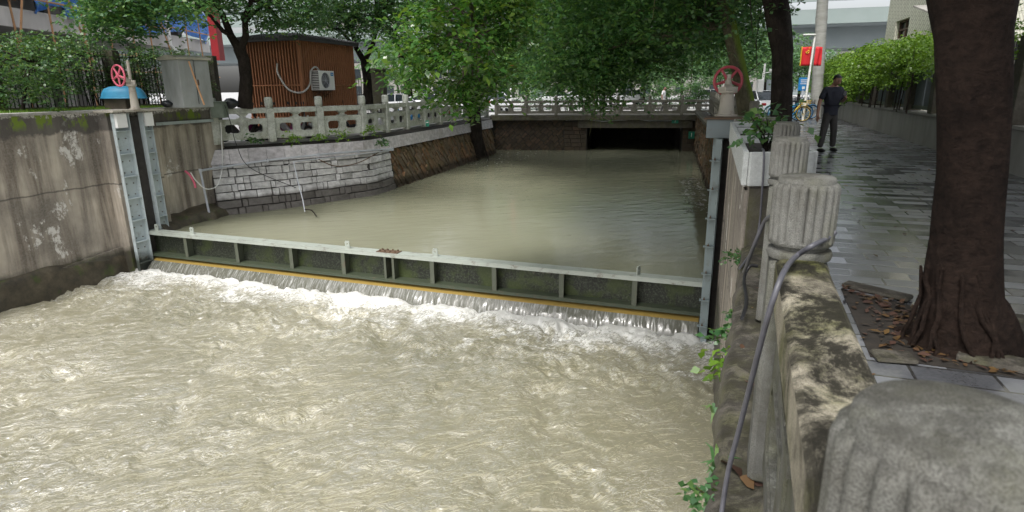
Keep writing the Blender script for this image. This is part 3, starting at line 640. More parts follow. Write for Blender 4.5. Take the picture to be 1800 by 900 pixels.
# pipe along the bridge
mb=MB(); pl=[BP(uo0-1.4+(BL-uo0+1.8)*k/20,.02,-.50+.05*math.sin(k*.9)-.02*(k%3)) for k in range(21)]; mb.tube(pl,.035,6)
tag(mb.build('water_pipe',M['pvc']),'thin pale sagging pipe fixed along the face of the far bridge','pipe')
def texto(txt,size,loc,rot,mat,parent,name='lettering',ext=.002):
    cu=bpy.data.curves.new('t','FONT'); cu.body=txt; cu.size=size; cu.align_x='CENTER'; cu.align_y='CENTER'; cu.extrude=ext
    ob=bpy.data.objects.new('t',cu); COL.objects.link(ob); dg=bpy.context.evaluated_depsgraph_get(); me=bpy.data.meshes.new_from_object(ob.evaluated_get(dg)); bpy.data.objects.remove(ob)
    me.name=name; me.materials.clear(); me.materials.append(mat); o=bpy.data.objects.new(name,me); COL.objects.link(o); o.parent=parent; o.location=loc; o.rotation_euler=rot; return o
baz=math.atan2(bd.y,bd.x)
def bsign(px,py,wd,ht,label,txt):
    u=(at(px,py,Y=40.4).x-BR0.x)/bd.x; z=at(px,py,Y=40.4).z; e=empty('number_sign',BP(u,-.08,z),label,'sign',None,baz)
    MB().box((0,0,0),(wd,.03,ht)).build('plate',M['gsign'],e,0); texto(txt,ht*.8,(0,-.02,0),(R(90),0,0),M['white'],e); return e
bsign(1183,212,.42,.28,'small green sign on the lintel of the far bridge','3'); bsign(1210,236,.38,.45,'small green sign with white 1 on the right abutment of the bridge','1')
# ------------------------------------------------------------------ right bank walls
rt=root0('stone_bank_wall','dark rough stone bank wall on the right, between gate guide and bridge','wall')
RA=V(5.05,12.9); RBk=V(12.0,40.); RL=(RBk-RA).length; rdir=(RBk-RA).normalized(); rn=V(-rdir.y,rdir.x)
def RP(s,z,off=0): p=RA+rdir*s+rn*off; return V(p.x,p.y,z)
mb=MB(); mb.wall(RBk,RA,-4.2,-.02,.6); mb.build('wall_core',M['mortar'],rt,0)
def rblock(mb,cs,off,dep,rr,jit=.02):
    cx=sum(p[0] for p in cs)/4; cz=sum(p[1] for p in cs)/4
    base=[RP(p[0],p[1],-.02) for p in cs]; fr=[RP(cx+(p[0]-cx)*.92,cz+(p[1]-cz)*.92,.07+off+rr.uniform(-jit,jit)) for p in cs]
    mb.add(base+fr,[(4,5,6,7)]+[(i,(i+1)%4,4+(i+1)%4,4+i) for i in range(4)])
mb=diag(rblock,0,RL,-2.8,-.1,1.,R(8),31,(.35,.8),(.2,.34)); mb.build('rubble_facing',M['rubble'],rt,40)
mb=MB(); mb.beam(RP(0,-.03,.02),RP(RL,-.03,.02),.4,.14,ch=.01); mb.build('kerb',M['granite_dark'],rt,0)
# near right downstream wall and ledge
rt=root0('stone_bank_wall','rough stone ledge and wall dropping to the water below the near balustrade','wall')
mb=MB(); P=[];rr=random.Random(12); ysl=np.arange(-8,6.1,.12); rowz=[(-.012,.62),(-.012,.3),(-.014,.05),(-.05,.0),(-.16,-.02),(-.3,.0),(-.7,.01),(-1.3,.0),(-2.2,.02),(-4.2,.0)]
for y in ysl:
    for k,(z,off) in enumerate(rowz):
        j=0 if k==0 else rr.uniform(-.022,.022); P.append((RE(y)+off+j,y,z+(0 if k==0 else rr.uniform(-.008,.008))))
m=len(rowz); mb.add(P,[(i*m+k,(i+1)*m+k,(i+1)*m+k+1,i*m+k+1) for i in range(len(ysl)-1) for k in range(m-1)])
mb.build('ledge',M['granite_dark'],rt,50)
# raised wall carrying the planters
rt=root0('gate_side_wall','mossy green raised concrete wall under the planter boxes, right of the gate','wall')
zt_=at(1314,327,None,6.0).z; ztg=.97
mb=MB(); mb.add([(RWX(6),6,-4.2),(RWX(12.6),12.6,-4.2),(RWX(12.6)+.62,12.6,-4.2),(RWX(6)+.62,6,-4.2),(RWX(6),6,zt_),(RWX(12.6),12.6,zt_),(RWX(12.6)+.62,12.6,zt_),(RWX(6)+.62,6,zt_)],[(0,1,5,4),(1,2,6,5),(2,3,7,6),(3,0,4,7),(4,5,6,7)])
mb.build('wall_face',M['wallR'],rt,0)
mb=MB()
for k in range(22):   # vertical timber-board formwork ribs on the channel face
    y=6.06+k*.28; mb.add([(RWX(y)-.03,y,-4.1),(RWX(y+.2)-.03,y+.2,-4.1),(RWX(y+.2)-.03,y+.2,zt_-.05),(RWX(y)-.03,y,zt_-.05),(RWX(y)+.01,y-.02,-4.1),(RWX(y)+.01,y-.02,zt_-.05),(RWX(y+.2)+.01,y+.22,-4.1),(RWX(y+.2)+.01,y+.22,zt_-.05)],[(0,1,2,3),(4,0,3,5),(1,6,7,2)])
mb.build('board_ribs',M['wallR'],rt,0)
mb=MB(); mb.box((0,0,(zt_-.02-2.2)/2),(.6,.02,zt_-.02+2.2),Matrix.Translation((RWX(6)+.31,5.985,0))); mb.build('end_face',M['granite_dark'],rt,0)
# guide column where the actuator stands
mb=MB(); mb.wall((RWX(12.9),12.9),(RWX(11.3)+.0,11.3),-4.2,.965,.8); mb.build('gate_pier',M['wallR'],rt,0)
# planters
pl_=PLN; ph=PLN.z-zt_
granp=m_granite('pale_granite_slab',(.50,.52,.51),.0,.08)
def planter(y0,y1,label):
    c=V(RWX(y0),y0,zt_); e=empty('planter_box',c,label,'planter','granite planter boxes on the right gate wall',0)
    x1=RWX(y1)-RWX(y0); L=y1-y0; t=.05; wd=.6
    Q=[V(-.02,0),V(x1-.02,L),V(x1+wd,L),V(wd,0)]
    mb=MB()
    for a,b in zip(Q,Q[1:]+Q[:1]):
        mb.wall(a,b,0.004,ph,-t if False else t)
    mb.build('trough',granp,e,0,bevel=.006)
    mb=MB(); mb.poly([(Q[0].x+.05,.05),(Q[3].x-.05,.05),(Q[2].x-.05,L-.05),(Q[1].x+.05,L-.05)],.01,ph-.09); mb.build('soil',M['soil'],e,0)
    return c
Q=[(6.0,8.0,'nearest granite planter box, with grassy clump, beside the fluted posts'),(8.03,9.6,'granite planter box holding the leafy sapling'),(9.63,11.2,'granite planter box next to the red handwheel pedestal')]
for a,b,l in Q: planter(a,b,l)
# ------------------------------------------------------------------ sluice gate
rt=root0('sluice_gate','long horizontal steel sluice gate with mossy recessed bays, lying across the channel','sluice gate')
def gu(px,py,z=-2.34):
    d=ray(px,py); # nearest u where pixel ray (horizontal) meets the gate line
    a=d.xy; den=g2.x*a.y-g2.y*a.x; return (-(GL.x*a.y-GL.y*a.x))/den
def slab(mb,u0,u1,v0,v1,z0,z1):
    P=[G(u0,v0),G(u1,v0),G(u1,v1),G(u0,v1)]
    mb.add([(p.x,p.y,z0) for p in P]+[(p.x,p.y,z1) for p in P],[(3,2,1,0),(4,5,6,7),(0,1,5,4),(1,2,6,5),(2,3,7,6),(3,0,4,7)]); return mb
M['ribm']=m_steel('rib_steel',(.075,.085,.06),.7,.55)
ZG=-2.34; ZB=-3.08; J=gu(690,450)
slab(slab(MB(),.02,J-.01,-.0,.30,ZG-.02,ZG),J+.01,GLEN,-.0,.30,ZG-.02,ZG).build('top_flange',M['steel_top'],rt,0)
mbx=MB(); slab(mbx,.02,GLEN,.27,.298,ZG-.10,ZG-.022); mbx.build('top_lip',M['steel_top'],rt,0)
slab(MB(),.02,GLEN,.02,.04,ZB+.02,ZG-.022).build('skin_plate',M['gateplate'],rt,0)
mb=MB(); slab(mb,.02,GLEN,.04,.30,ZB+.06,ZB+.08); slab(mb,.02,GLEN,.28,.30,ZB-.0,ZB+.058); mb.build('bottom_flange',M['steel_dark'],rt,0)
for px,py in((338,410),(427,418),(522,427),(613,435),(686,442),(700,443),(768,450),(876,460),(993,470),(1120,480)):
    u=gu(px,py); mb=MB(); wd=.035 if px not in(686,700) else .02
    slab(mb,u-.009,u+.009,.042,.27,ZB+.082,ZG-.103); slab(mb,u-.055 if wd>.03 else u-.03,u+.055 if wd>.03 else u+.03,.272,.29,ZB+.062,ZG-.103); mb.build('rib',M['ribm'],rt,0)
for px,py in((345,405),(617,432),(770,446),(1124,478),(283,398)):
    u=gu(px,py); mb=MB(); Mx=Matrix.Translation(G(u,.15,ZG))@Matrix.Rotation(math.atan2(g2.y,g2.x)+(R(70) if px==1124 else R(0)),4,'Z')
    pts=[(-.07,0),(.07,0),(.07,.15),(.045,.19),(-.045,.19),(-.07,.15)]; hole=[(.025*math.cos(t),.11+.025*math.sin(t)) for t in np.linspace(0,2*math.pi,9)[:-1]]
    mb.plate(pts,[hole],.022,Mx); mb.build('lifting_lug',M['steel_top'],rt,0)
sp_=MB(); slab(sp_,J-.30,J+.30,.03,.27,ZG+.002,ZG+.018); spo=sp_.build('splice_plate',M['rust'],rt,0)
for a in range(4):
    for b in(.08,.22): MB().lathe([(.024,0),(.024,.03),(.012,.03),(.012,.045)],8,Matrix.Translation(G(J-.22+a*.145,b,ZG+.018))).build('bolt',M['rust'],spo,0)
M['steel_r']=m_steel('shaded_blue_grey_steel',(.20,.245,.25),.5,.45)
# guides
def guide(name,label,side):
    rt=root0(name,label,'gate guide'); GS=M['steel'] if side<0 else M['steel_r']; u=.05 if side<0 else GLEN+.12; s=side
    az=math.atan2(g2.y,g2.x)
    for v,wd,z0,z1,nm in((.33,.42,-3.65,1.0,'downstream_channel'),(-.08,.33,-2.45,1.0,'upstream_channel')):
        k=1 if v>0 else -1; z1_=z1 if side<0 else .6
        mb=MB(); vw=wd if v>0 else -wd
        # face plate normal to the flow direction across the gate, with two flanges
        slab(mb,u-.012,u+.012,v,v+vw,z0,z1_)                       # web, faces the channel
        ub=u-s*.10; 
        slab(mb,min(u-s*.014,ub),max(u-s*.014,ub),v+(vw-.016*k if k>0 else vw),v+(vw if k>0 else vw+.016),z0,z1_)
        slab(mb,min(u-s*.014,u-s*.16),max(u-s*.014,u-s*.16),min(v,v+.016*k),max(v,v+.016*k),z0,z1_)
        o=mb.build('guide_channel',GS,rt,0)
        zz=z0+.45
        while zz<z1_:
            mb=MB(); slab(mb,min(u-s*.013,u-s*.10),max(u-s*.013,u-s*.15),min(v+.018*k,v+vw-.02*k),max(v+.018*k,v+vw-.02*k),zz,zz+.014); zz+=.62; mb.build('stiffener',M['steel'],o,0)
        zz=z0+.25
        while zz<z1_-.1:
            for q in(.25,.75):
                c=G(u-s*.013,v+vw*q,zz); Mr=Matrix.Translation(c)@Matrix.Rotation(az,4,'Z')@Matrix.Rotation(R(-90)*s,4,'Y'); MB().lathe([(.017,0),(.017,.014),(.009,.014),(.009,.03)],6,Mr).build('bolt',M['rust'],o,0)
            zz+=.31
        if side<0:
            mb=MB(); slab(mb,u+.015,u+.19,v+.1*k if k>0 else v+vw+.02,v+vw-.02 if k>0 else v-.06,.62,1.0); mb.build('top_bracket',M['white'],rt,0)
    mb=MB(); slab(mb,u-.13 if s<0 else u+.02,u-.02 if s<0 else u+.13,-.075,.33,-3.65,.9 if s<0 else .6); mb.build('slot_back',M['mortar'],rt,0)
    if s<0: MB_=MB(); slab(MB_,-.8,.30,-.75,.85,1.03,1.085); MB_.build('cap_plate',M['pedestal'],rt,0)
    # fill to the wall
    mb=MB(); slab(mb,u-.75 if s<0 else u+.14,u-.14 if s<0 else u+.75,-.72,.76,-4.1,1.02 if s<0 else .6); mb.build('embedment',M['wallL'] if s<0 else M['wallR'],rt,0)
    return rt
guide('gate_guide','pale blue grey bolted steel gate guide on the left concrete wall',-1)
M['steel_box']=m_steel('dull_blue_grey_box',(.13,.16,.17),.4,.5)
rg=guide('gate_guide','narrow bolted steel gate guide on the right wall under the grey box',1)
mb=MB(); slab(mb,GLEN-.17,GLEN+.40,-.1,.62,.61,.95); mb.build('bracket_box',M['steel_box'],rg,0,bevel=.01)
for k in range(7):
    z_=-3.1+k*.55; mb=MB(); slab(mb,GLEN-.06,GLEN+.13,.75,.86,z_,z_+.016); slab(mb,GLEN-.02,GLEN+.0,.75,.83,z_-.09,z_-.002); mb.build('bracket',M['steel_r'],rg,0); MB().lathe([(.02,0),(.02,.02),(.01,.02),(.01,.05)],6,Matrix.Translation(G(GLEN+.03,.81,z_+.016))).build('bolt',M['rust'],rg,0)
mb=MB(); slab(mb,GLEN-.22,GLEN+.45,-.15,.67,.955,.975); mb.build('cap_plate',M['rust'],rg,0)
# actuators
def actuator(name,label,base,h,r0,whl_off,whl_ax,whlR,mat_w,spin,big=1.):
    e=empty(name,base,label,'handwheel')
    MB().lathe([(r0*1.5,0),(r0*1.5,.03),(r0*1.15,.035),(r0*1.05,.1),(r0*.85,h*.72),(r0*.85,h*.78),(r0*1.25,h*.8),(r0*1.3,h*.86),(r0*.8,h*.9),(r0*.5,h)],20).build('pedestal',M['pedestal'],e,35)
    mb=MB(); wo=Vector(whl_off); ax=Vector(whl_ax).normalized(); hub=V(0,0,h*.93)
    mb.tube([hub-ax*.02,V(wo.x,wo.y,wo.z)],[r0*.65,r0*.4],12); mb.box((0,0,h*.93),(r0*2.2,r0*1.6,h*.14),Matrix.Rotation(.4,4,'Z'),.01); mb.build('gearbox',M['pedestal'],e,35)
    MB().tube([(0,0,h*.95),(0,0,h*.95+spin)],[.042,.04],10).build('spindle',M['pedestal'],e,35)
    mb=MB(); mb.torus(wo,whlR,.026*big,ax,32,8); u=ax.cross(V(0,0,1)).normalized(); v=ax.cross(u)
    for k in range(5):
        t=2*math.pi*k/5+.35; d=u*math.cos(t)+v*math.sin(t); mb.tube([wo+d*.02,wo+d*whlR*.55,wo+d*whlR*.98],[.032*big,.024*big,.02*big],8)
    mb.tube([wo-ax*.04,wo+ax*.04],.05*big,12); mb.build('wheel',mat_w,e,40)
    return e
bL=at(238,190,None,17.4); bL=V(bL.x,bL.y,ZT)
wl=at(208,133,None,bL.y-.35)-bL
actuator('gate_handwheel','faded pink red handwheel on a chalky pedestal at the left wall rim',bL,.78,.10,wl,(-.5,-1.,0),.27,M['pink'],.55)
bR=at(1276,204,.978); wr=at(1280,142,None,bR.y+.22)-bR
actuator('gate_handwheel','dark red handwheel on a rusty pedestal at the right wall, by the sapling',bR,.56,.14,wr,(.1,1,0),.265,M['red'],.26,1.15)
# ------------------------------------------------------------------ tree builder
def leafmesh(name,clumps,crad,per,size,mat,parent,seed,droop=.25,flat=.6,twig=6,asp=.34):
    r=np.random.default_rng(seed); C=np.asarray(clumps,float); nt=max(1,per//twig); T=len(C)*nt
    c=np.repeat(C,nt,0)+r.normal(size=(T,3))*crad*np.array([1,1,flat]); a=r.uniform(0,2*np.pi,T)
    d=np.stack([np.cos(a),np.sin(a),r.normal(size=T)*.35-droop],1); d/=np.linalg.norm(d,axis=1)[:,None]
    side=np.stack([-np.sin(a),np.cos(a),r.normal(size=T)*.25],1)
    k=np.arange(twig); sgn=np.where(k%2,1.,-1.)
    pos=c[:,None,:]+d[:,None,:]*(k[None,:,None]*size*.55)+r.normal(size=(T,twig,3))*size*.12
    ld=d[:,None,:]*.65+side[:,None,:]*sgn[None,:,None]*.75+r.normal(size=(T,twig,3))*.32; ld/=np.linalg.norm(ld,axis=2)[...,None]
    pos=pos.reshape(-1,3); ld=ld.reshape(-1,3); n=len(pos); up=np.array([0,0,1.])+r.normal(size=(n,3))*.45
    wv=np.cross(ld,up); wv/=np.linalg.norm(wv,axis=1)[:,None]; nn=np.cross(wv,ld); s=size*r.uniform(.65,1.25,n)[:,None]
    Vv=np.stack([pos,pos+ld*s*.42+wv*s*asp+nn*s*.07,pos+ld*s-nn*s*.08,pos+ld*s*.42-wv*s*asp+nn*s*.07],1).reshape(-1,3)
    Fc=np.arange(n*4).reshape(n,4); return npmesh(name,Vv,Fc,mat,parent,False)
def ell(c,rad,n,seed,shell=.55):
    r=np.random.default_rng(seed); d=r.normal(size=(n,3)); d/=np.linalg.norm(d,axis=1)[:,None]; q=shell+(1-shell)*r.random((n,1)); q=np.where(r.random((n,1))<.3,r.random((n,1)),q); return np.asarray(c)+d*q*np.asarray(rad)
def limbs(mb,start,targets,r0,seed,nseg=6,sag=.1):
    rr=random.Random(seed)
    for t in targets:
        t=Vector(t); s=Vector(start); d=t-s; L=d.length; off=V(rr.uniform(-1,1),rr.uniform(-1,1),rr.uniform(.2,1))*L*.14; pts=[];rad=[]
        for i in range(nseg+1):
            k=i/nseg; pts.append(s+d*k+off*math.sin(k*math.pi)+V(rr.uniform(-1,1),rr.uniform(-1,1),rr.uniform(-1,1))*L*.025*(0<i<nseg)); rad.append(r0*(1-k)**.8*.9+.008)
        mb.tube(pts,rad,7)
def tree(name,label,trunk,crown,leaf,bark,per,crad,size,seed,group=None,nl=14,rl=.12,tn=14,cat='tree',aer=0,flute=.05,droop=.25,asp=.34,starts=None,extra=()):
    base=Vector(trunk[0][:3]); e=empty(name,base,label,cat,group); L=lambda p:Vector(p)-base
    mb=MB(); P=[L(t[:3]) for t in trunk]; Rr=[t[3] for t in trunk]
    # resample
    pp=[];rr_=[]
    for i in range(len(P)-1):
        for k in range(4): q=k/4; pp.append(P[i].lerp(P[i+1],q)); rr_.append(Rr[i]*(1-q)+Rr[i+1]*q)
    pp.append(P[-1]); rr_.append(Rr[-1]); mb.tube(pp,rr_,tn,flute,seed)
    for ex in extra: mb.tube([L(t[:3]) for t in ex],[t[3] for t in ex],10,flute,seed)
    C=np.vstack(crown)-np.array(base); idx=np.random.default_rng(seed).choice(len(C),min(nl,len(C)),False)
    st=[P[-1]] if not starts else [L(s) for s in starts]
    for j,i in enumerate(idx):
        s0=min(st,key=lambda q:(Vector(C[i])-q).length); limbs(mb,s0,[C[i]],rl*(1 if j<5 else .55),seed*50+j)
    mb.build('trunk',bark,e,60)
    if len(C) and per: leafmesh('crown',C,crad,per,size,leaf,e,seed,droop,asp=asp)
    if aer:
        rr=random.Random(seed)
        for k in range(aer):
            i=rr.randrange(len(C)); p=Vector(C[i]); ln=rr.uniform(.5,1.6); mb=MB(); mb.tube([p,p+V(rr.uniform(-.06,.06),rr.uniform(-.06,.06),-ln*.5),p+V(rr.uniform(-.1,.1),0,-ln)],[.012,.01,.005],4); mb.build('aerial_root',bark,e,0)
    return e
def pxcl(regs,seed):   # clumps seen inside picture regions at real distances: (x0,x1,y0,y1,Y0,Y1,n)
    r=random.Random(seed); out=[]
    for (x0,x1,y0,y1,Y0,Y1,n) in regs:
        for _ in range(n): out.append(tuple(at(r.uniform(x0,x1),r.uniform(y0,y1),None,r.uniform(Y0,Y1))))
    return np.array(out)
# left bank trees
def T(px,py,Y,r): p=at(px,py,None,Y); return (p.x,p.y,p.z,r)
c1=pxcl([(160,300,-60,22,17,20,40),(170,255,10,58,17,19,16),(255,345,-10,14,17,20,12),(300,570,-120,20,20,25,90),(430,560,20,42,21,24,14),(150,600,-260,-60,18,26,70)],1)
tree('shade_tree','dark forked shade tree at the left front corner of the timber hut',[T(432,190,21.6,.25),T(432,140,21.6,.20),T(428,105,21.6,.19),T(420,85,21.5,.19)],[c1],M['leaf_mid'],M['bark_dark'],150,.40,.13,1,None,22,.09,starts=[T(398,50,21.4,0)[:3],T(432,40,21.4,0)[:3],T(380,5,21.2,0)[:3],T(440,0,21.2,0)[:3]],extra=[[T(422,90,21.5,.15),T(405,62,21.4,.12),T(395,35,21.3,.10),T(378,0,21.2,.07),T(365,-40,21,.05)],[T(422,90,21.5,.14),T(432,62,21.4,.11),T(430,30,21.3,.09),T(442,0,21.2,.07),T(450,-40,21,.05)],[T(410,65,21.4,.09),T(392,55,21,.07),T(372,30,20.5,.05),T(340,5,19.5,.03)]])
c2=pxcl([(560,760,-80,35,27,31,80),(500,640,15,60,28,30,24),(640,740,20,65,27,30,20),(480,800,-260,-80,27,32,60)],2)
tree('shade_tree','slender dark shade tree just right of the timber hut',[T(648,190,30,.25),T(646,140,30,.20),T(640,105,30,.19)],[c2],M['leaf_mid'],M['bark_dark'],140,.5,.14,2,None,20,.09,extra=[[T(640,108,30,.15),T(626,85,29.9,.12),T(618,55,29.8,.08),T(600,20,29.6,.05)],[T(640,108,30,.14),T(655,80,29.9,.11),T(662,50,29.8,.08),T(690,10,29.6,.05)],[T(622,80,29.9,.09),T(600,55,29.6,.07),T(560,40,29,.04)]],starts=[T(618,55,29.8,0)[:3],T(662,50,29.8,0)[:3],T(640,70,29.8,0)[:3]])
c3=pxcl([(650,860,-150,60,32,37,70),(700,800,40,90,33,36,8)],3)
tree('shade_tree','tree with slanting pale mossy limbs behind the fence pillar, left bank',[T(720,170,35,.22),T(712,120,35,.17),T(690,60,34.5,.12),T(672,20,34,.08)],[c3],M['leaf_dark'],M['bark_dark'],110,.55,.14,3,None,12,.1)
# bank-edge fig with roots over the wall
b4=at(834,255,None,36.9)
tr=tree('bank_fig_tree','dark fig tree rooted in the left bank wall, arching limb over the water',[(b4.x+.1,b4.y-.5,-2.3,.50),T(833,240,36.2,.44),T(832,205,36.2,.36),T(834,180,36.2,.32),T(850,155,36.,.30),T(880,135,33.5,.20),T(920,118,32.,.16),T(970,95,31,.11)],
 [pxcl([(850,960,60,140,30,35,30),(795,880,70,150,32,36,26),(880,1120,-60,140,26,36,150),(880,1300,-200,-20,24,38,130),(1080,1300,-20,110,30,38,90),(760,900,-60,60,32,38,50)],4),ell((3,37,8),(8,5,3),60,77)],M['leaf_dark'],M['bark_dark'],190,.6,.15,4,None,12,.1,16,flute=.12)  # the high crown mass, out of view, is added to darken the bridge
mb=MB(); rr=random.Random(5)
for k in range(14):
    x=rr.uniform(-.6,.6); z0=rr.uniform(-.6,.6); mb.tube([(rr.uniform(-.15,.15),0,2.2),(x*.6,-.12,1.2),(x,-.2,.4),(x*1.5,-.35,-.4)],[.07,.05,.04,.02],6)
mb.build('roots',M['bark_dark'],tr,60)
# overhanging right-bank banyan (mossy trunk) : large dark canopy + bright hanging bough
cd_=pxcl([(930,1120,-60,125,14,20,95),(1100,1250,-80,85,13,20,75),(1250,1320,-80,40,15,20,14),(1000,1100,90,150,16,19,26),(1040,1085,140,178,16.5,18,7),(940,1010,110,145,17,19,9),(1110,1190,80,112,15,19,12),(900,1300,-320,-60,11,22,150),(1240,1340,-60,90,15,20,24),(930,1270,-40,60,20,25,90)],6)
cd_=np.vstack([cd_,ell((3.5,20,7.6),(7,8,2.),110,78)])  # unseen extra crown, spread over the channel to shade its far part
tree('banyan_tree','leaning mossy trunked banyan whose dark crown overhangs the water behind the red handwheel',[T(1322,262,14.6,.27),T(1318,215,14.6,.22),T(1304,140,14.4,.165),T(1285,60,14.,.15),T(1272,0,13.8,.14),T(1260,-90,13.6,.13)],[cd_],M['leaf_dark'],M['bark_moss'],170,.42,.118,6,None,30,.13,18,aer=30,starts=[T(1280,40,13.9,0)[:3],T(1272,0,13.8,0)[:3],T(1260,-90,13.6,0)[:3]])
cb=pxcl([(740,930,-30,70,9.5,12,34),(710,880,60,130,9.5,12,27),(715,850,120,160,10,12,14),(780,840,160,180,10.3,11.3,6),(690,740,100,150,10,11,6),(740,950,-130,-30,9,12,30),(880,945,0,75,10,12,9)],7)
tree('overhanging_bough','bright green large leaved bough hanging over the water before the left balustrade',[T(1100,-420,11.5,.13),T(1000,-280,11.3,.11),T(930,-150,11.2,.08),T(880,-20,11,.05),T(840,60,10.8,.03)],[cb],M['leaf_bright'],m_bark('twig_bark',(.10,.085,.065),(.2,.17,.13)),66,.2,.125,8,None,60,.022,8,cat='branch',flute=0,droop=.45,asp=.27,starts=[T(930,-150,11.2,0)[:3],T(880,-20,11,0)[:3],T(840,60,10.8,0)[:3]])
# dark trunk with aerial roots on the promenade
def ground_trunk(px,py,z,r): p=at(px,py,z); return p
p5=at(1368,226,0.0); Y5=12.2
tree('shade_tree','black trunked tree with hanging aerial roots between planter and parked bicycles',[T(1368,275,Y5,.24),T(1370,230,Y5,.19),T(1373,150,Y5,.18),T(1377,90,Y5,.19),T(1366,20,Y5,.21),T(1350,-60,Y5,.2),T(1345,-160,Y5,.17)],
 [pxcl([(1240,1480,-330,-70,9,14,120),(1290,1345,-60,30,11,14,16),(1400,1560,-300,-60,10,16,70)],9),ell((7,15,8),(3.5,6,1.6),70,79)],M['leaf_mid'],M['bark_dark'],120,.4,.1,9,None,16,.13,18,aer=50,flute=.09)
# big foreground fig
p6=at(1690,605,0)
tree('fig_tree','massive dark brown fig trunk in the near tree pit behind the balustrade',[(p6.x,p6.y,-.05,.34),(p6.x-.0,p6.y,.08,.27),T(1688,520,p6.y,.205),T(1700,420,p6.y,.176),T(1709,300,p6.y,.166),T(1710,180,p6.y,.168),T(1711,60,p6.y,.175),T(1710,-60,p6.y,.22),T(1700,-220,p6.y,.22),T(1680,-420,p6.y,.21)],
 [ell((3.2,4.5,6.2),(3.6,5.0,1.6),150,10),ell((6.5,9.5,6.6),(3.4,4.5,1.4),120,12),ell((5,-2,6.),(4,3.5,1.4),90,13),ell((1.4,6.5,6.6),(2.2,4,1.2),70,14)],M['leaf_mid'],M['bark'],170,.45,.14,10,None,20,.12,44,flute=.028)
fig=[o for o in COL.objects if o.name.startswith('fig_tree')][0]
mb=MB(); rr=random.Random(9)
for k in range(13):   # buttress roots spreading in the pit
    a=2*math.pi*k/13+rr.uniform(-.15,.15); c,s=math.cos(a),math.sin(a); L=rr.uniform(.27,.38)
    mb.tube([(c*.13-.06,s*.13,.30+rr.uniform(0,.08)),(c*.17-.03,s*.17,.18),(c*.23,s*.23,.08),(c*L,s*L+rr.uniform(-.05,.05),.03),(c*L*1.2,s*L*1.2,-.02)],[.025,.06,.055,.03,.012],8,.08,k)
for k in range(9):    # thin clinging roots
    a=rr.uniform(2.9,5.0); r_=.235; pts=[]
    for i in range(7):
        z=.55*(1-i/6)**1.1*rr.uniform(.95,1.05)+.02; aa=a+rr.uniform(-.10,.10); q=.183+max(0,.4-z)*.4; pts.append((math.cos(aa)*q-.24*z,math.sin(aa)*q,z))
    mb.tube(pts,[.008,.013,.013,.014,.014,.013,.009],6)
mb.build('roots',M['bark'],fig,60)
# palm-like pale trunk
e=empty('palm_tree',at(1436,185,None,30).xy.to_3d(),'tall smooth pale ringed palm trunk behind the flag pole','tree')
top=at(1448,-60,None,30)-e.location; mb=MB(); pts=[];rad=[]
for i in range(40):
    k=i/39; pts.append(V(top.x*k,0,11*k)); rad.append(.26-.04*k+(.012 if i%4==0 else 0))
mb.tube([V(-.65*p.z/11,0,p.z) for p in pts],rad,16); mb.build('trunk',M['palm'],e,60)
mb=MB(); rr=random.Random(3)
for k in range(16):
    a=k*.4*math.pi/1.1; c,s=math.cos(a),math.sin(a); P=[]
    for i in range(9): q=i/8; P.append(V(-.65+c*3.2*q,s*3.2*q,11+1.4*math.sin(q*2.4)-1.3*q*q))
    for i in range(8):
        for sg in(-1,1):
            d=V(-s,c,0)*sg*.5; mb.add([P[i],P[i+1],P[i+1]+d+V(0,0,-.25),P[i]+d+V(0,0,-.25)],[(0,1,2,3)])
mb.build('crown',M['leaf_mid'],e,0)
# background trees (beyond the bridge and under the viaduct)
bt=[(925,200,52,3.4),(985,200,60,4.2),(1060,190,56,3.0),(1130,190,62,3.6),(1195,190,56,3.2),(1262,190,60,3.8),(1340,190,56,4.2),(1400,190,50,3.2),(1290,190,48,3.6),(700,180,58,4.),(840,180,62,4.)]
lab=['tree left of the traffic light beyond the bridge','pale tree beyond the bridge behind the traffic light','small tree beyond the middle of the bridge','pale green tree above the white shirted walker','round tree beyond the right part of the bridge','tree behind the red right handwheel','leafy tree behind the white camera pole','tree behind the parked bicycles','dark tree between handwheel and camera pole','street tree beyond parked cars on the left','far tree behind the left balustrade end']
for i,(px,py,Y,h) in enumerate(bt):
    p=at(px,py,None,Y); p.z=ZL; c=ell((p.x,p.y,ZL+h*1.05),(3.2,2.4,h*.55),64,60+i,.5)
    tree('street_tree',lab[i],[(p.x,p.y,ZL,.16),(p.x+.1,p.y,ZL+1.2,.12),(p.x,p.y,ZL+h*.6,.09)],[c],M['leaf_far'],M['bark_dark'],110,.5,.2,60+i,'street trees beyond the bridge',7,.06,8)
# ------------------------------------------------------------------ hedges, vines, fences
def fence(name,label,P,h,mat,pitch=.13,postw=.3,posth=None,pm=None,z=ZL,low=0.,cat='fence',nopost=False):
    rt=root0(name,label,cat)
    for a,b in zip(P,P[1:]):
        d=(b-a); L=d.length; n=int(L/pitch); mb=MB()
        for i in range(n):
            p=a+d*((i+.5)/n); mb.box((p.x,p.y,z+low+(h-low)/2),(.022,.022,h-low))
        for zz in(z+low+.12,z+h-.15): mb.beam(V(a.x,a.y,zz),V(b.x,b.y,zz),.03,.04)
        mb.build('railing',mat,rt,0)
    if not nopost:
        for p in P: mb=MB(); mb.box((p.x,p.y,z+(posth or h)/2),(postw,postw,posth or h),None,.01); mb.build('pillar',pm or M['granite_dark'],rt,0)
    return rt
FP=[V(-19.6,5),V(-17.8,9.),V(-16,13.4),V(-14.6,17.9),V(-13.2,21.2),V(-11.7,25.)]
fence('iron_fence','black iron bar fence under the hedge behind the left lawn',FP,1.85,M['black'],.12,.34,1.9,M['granite_dark'],ZT-.1)
mb=MB(); 
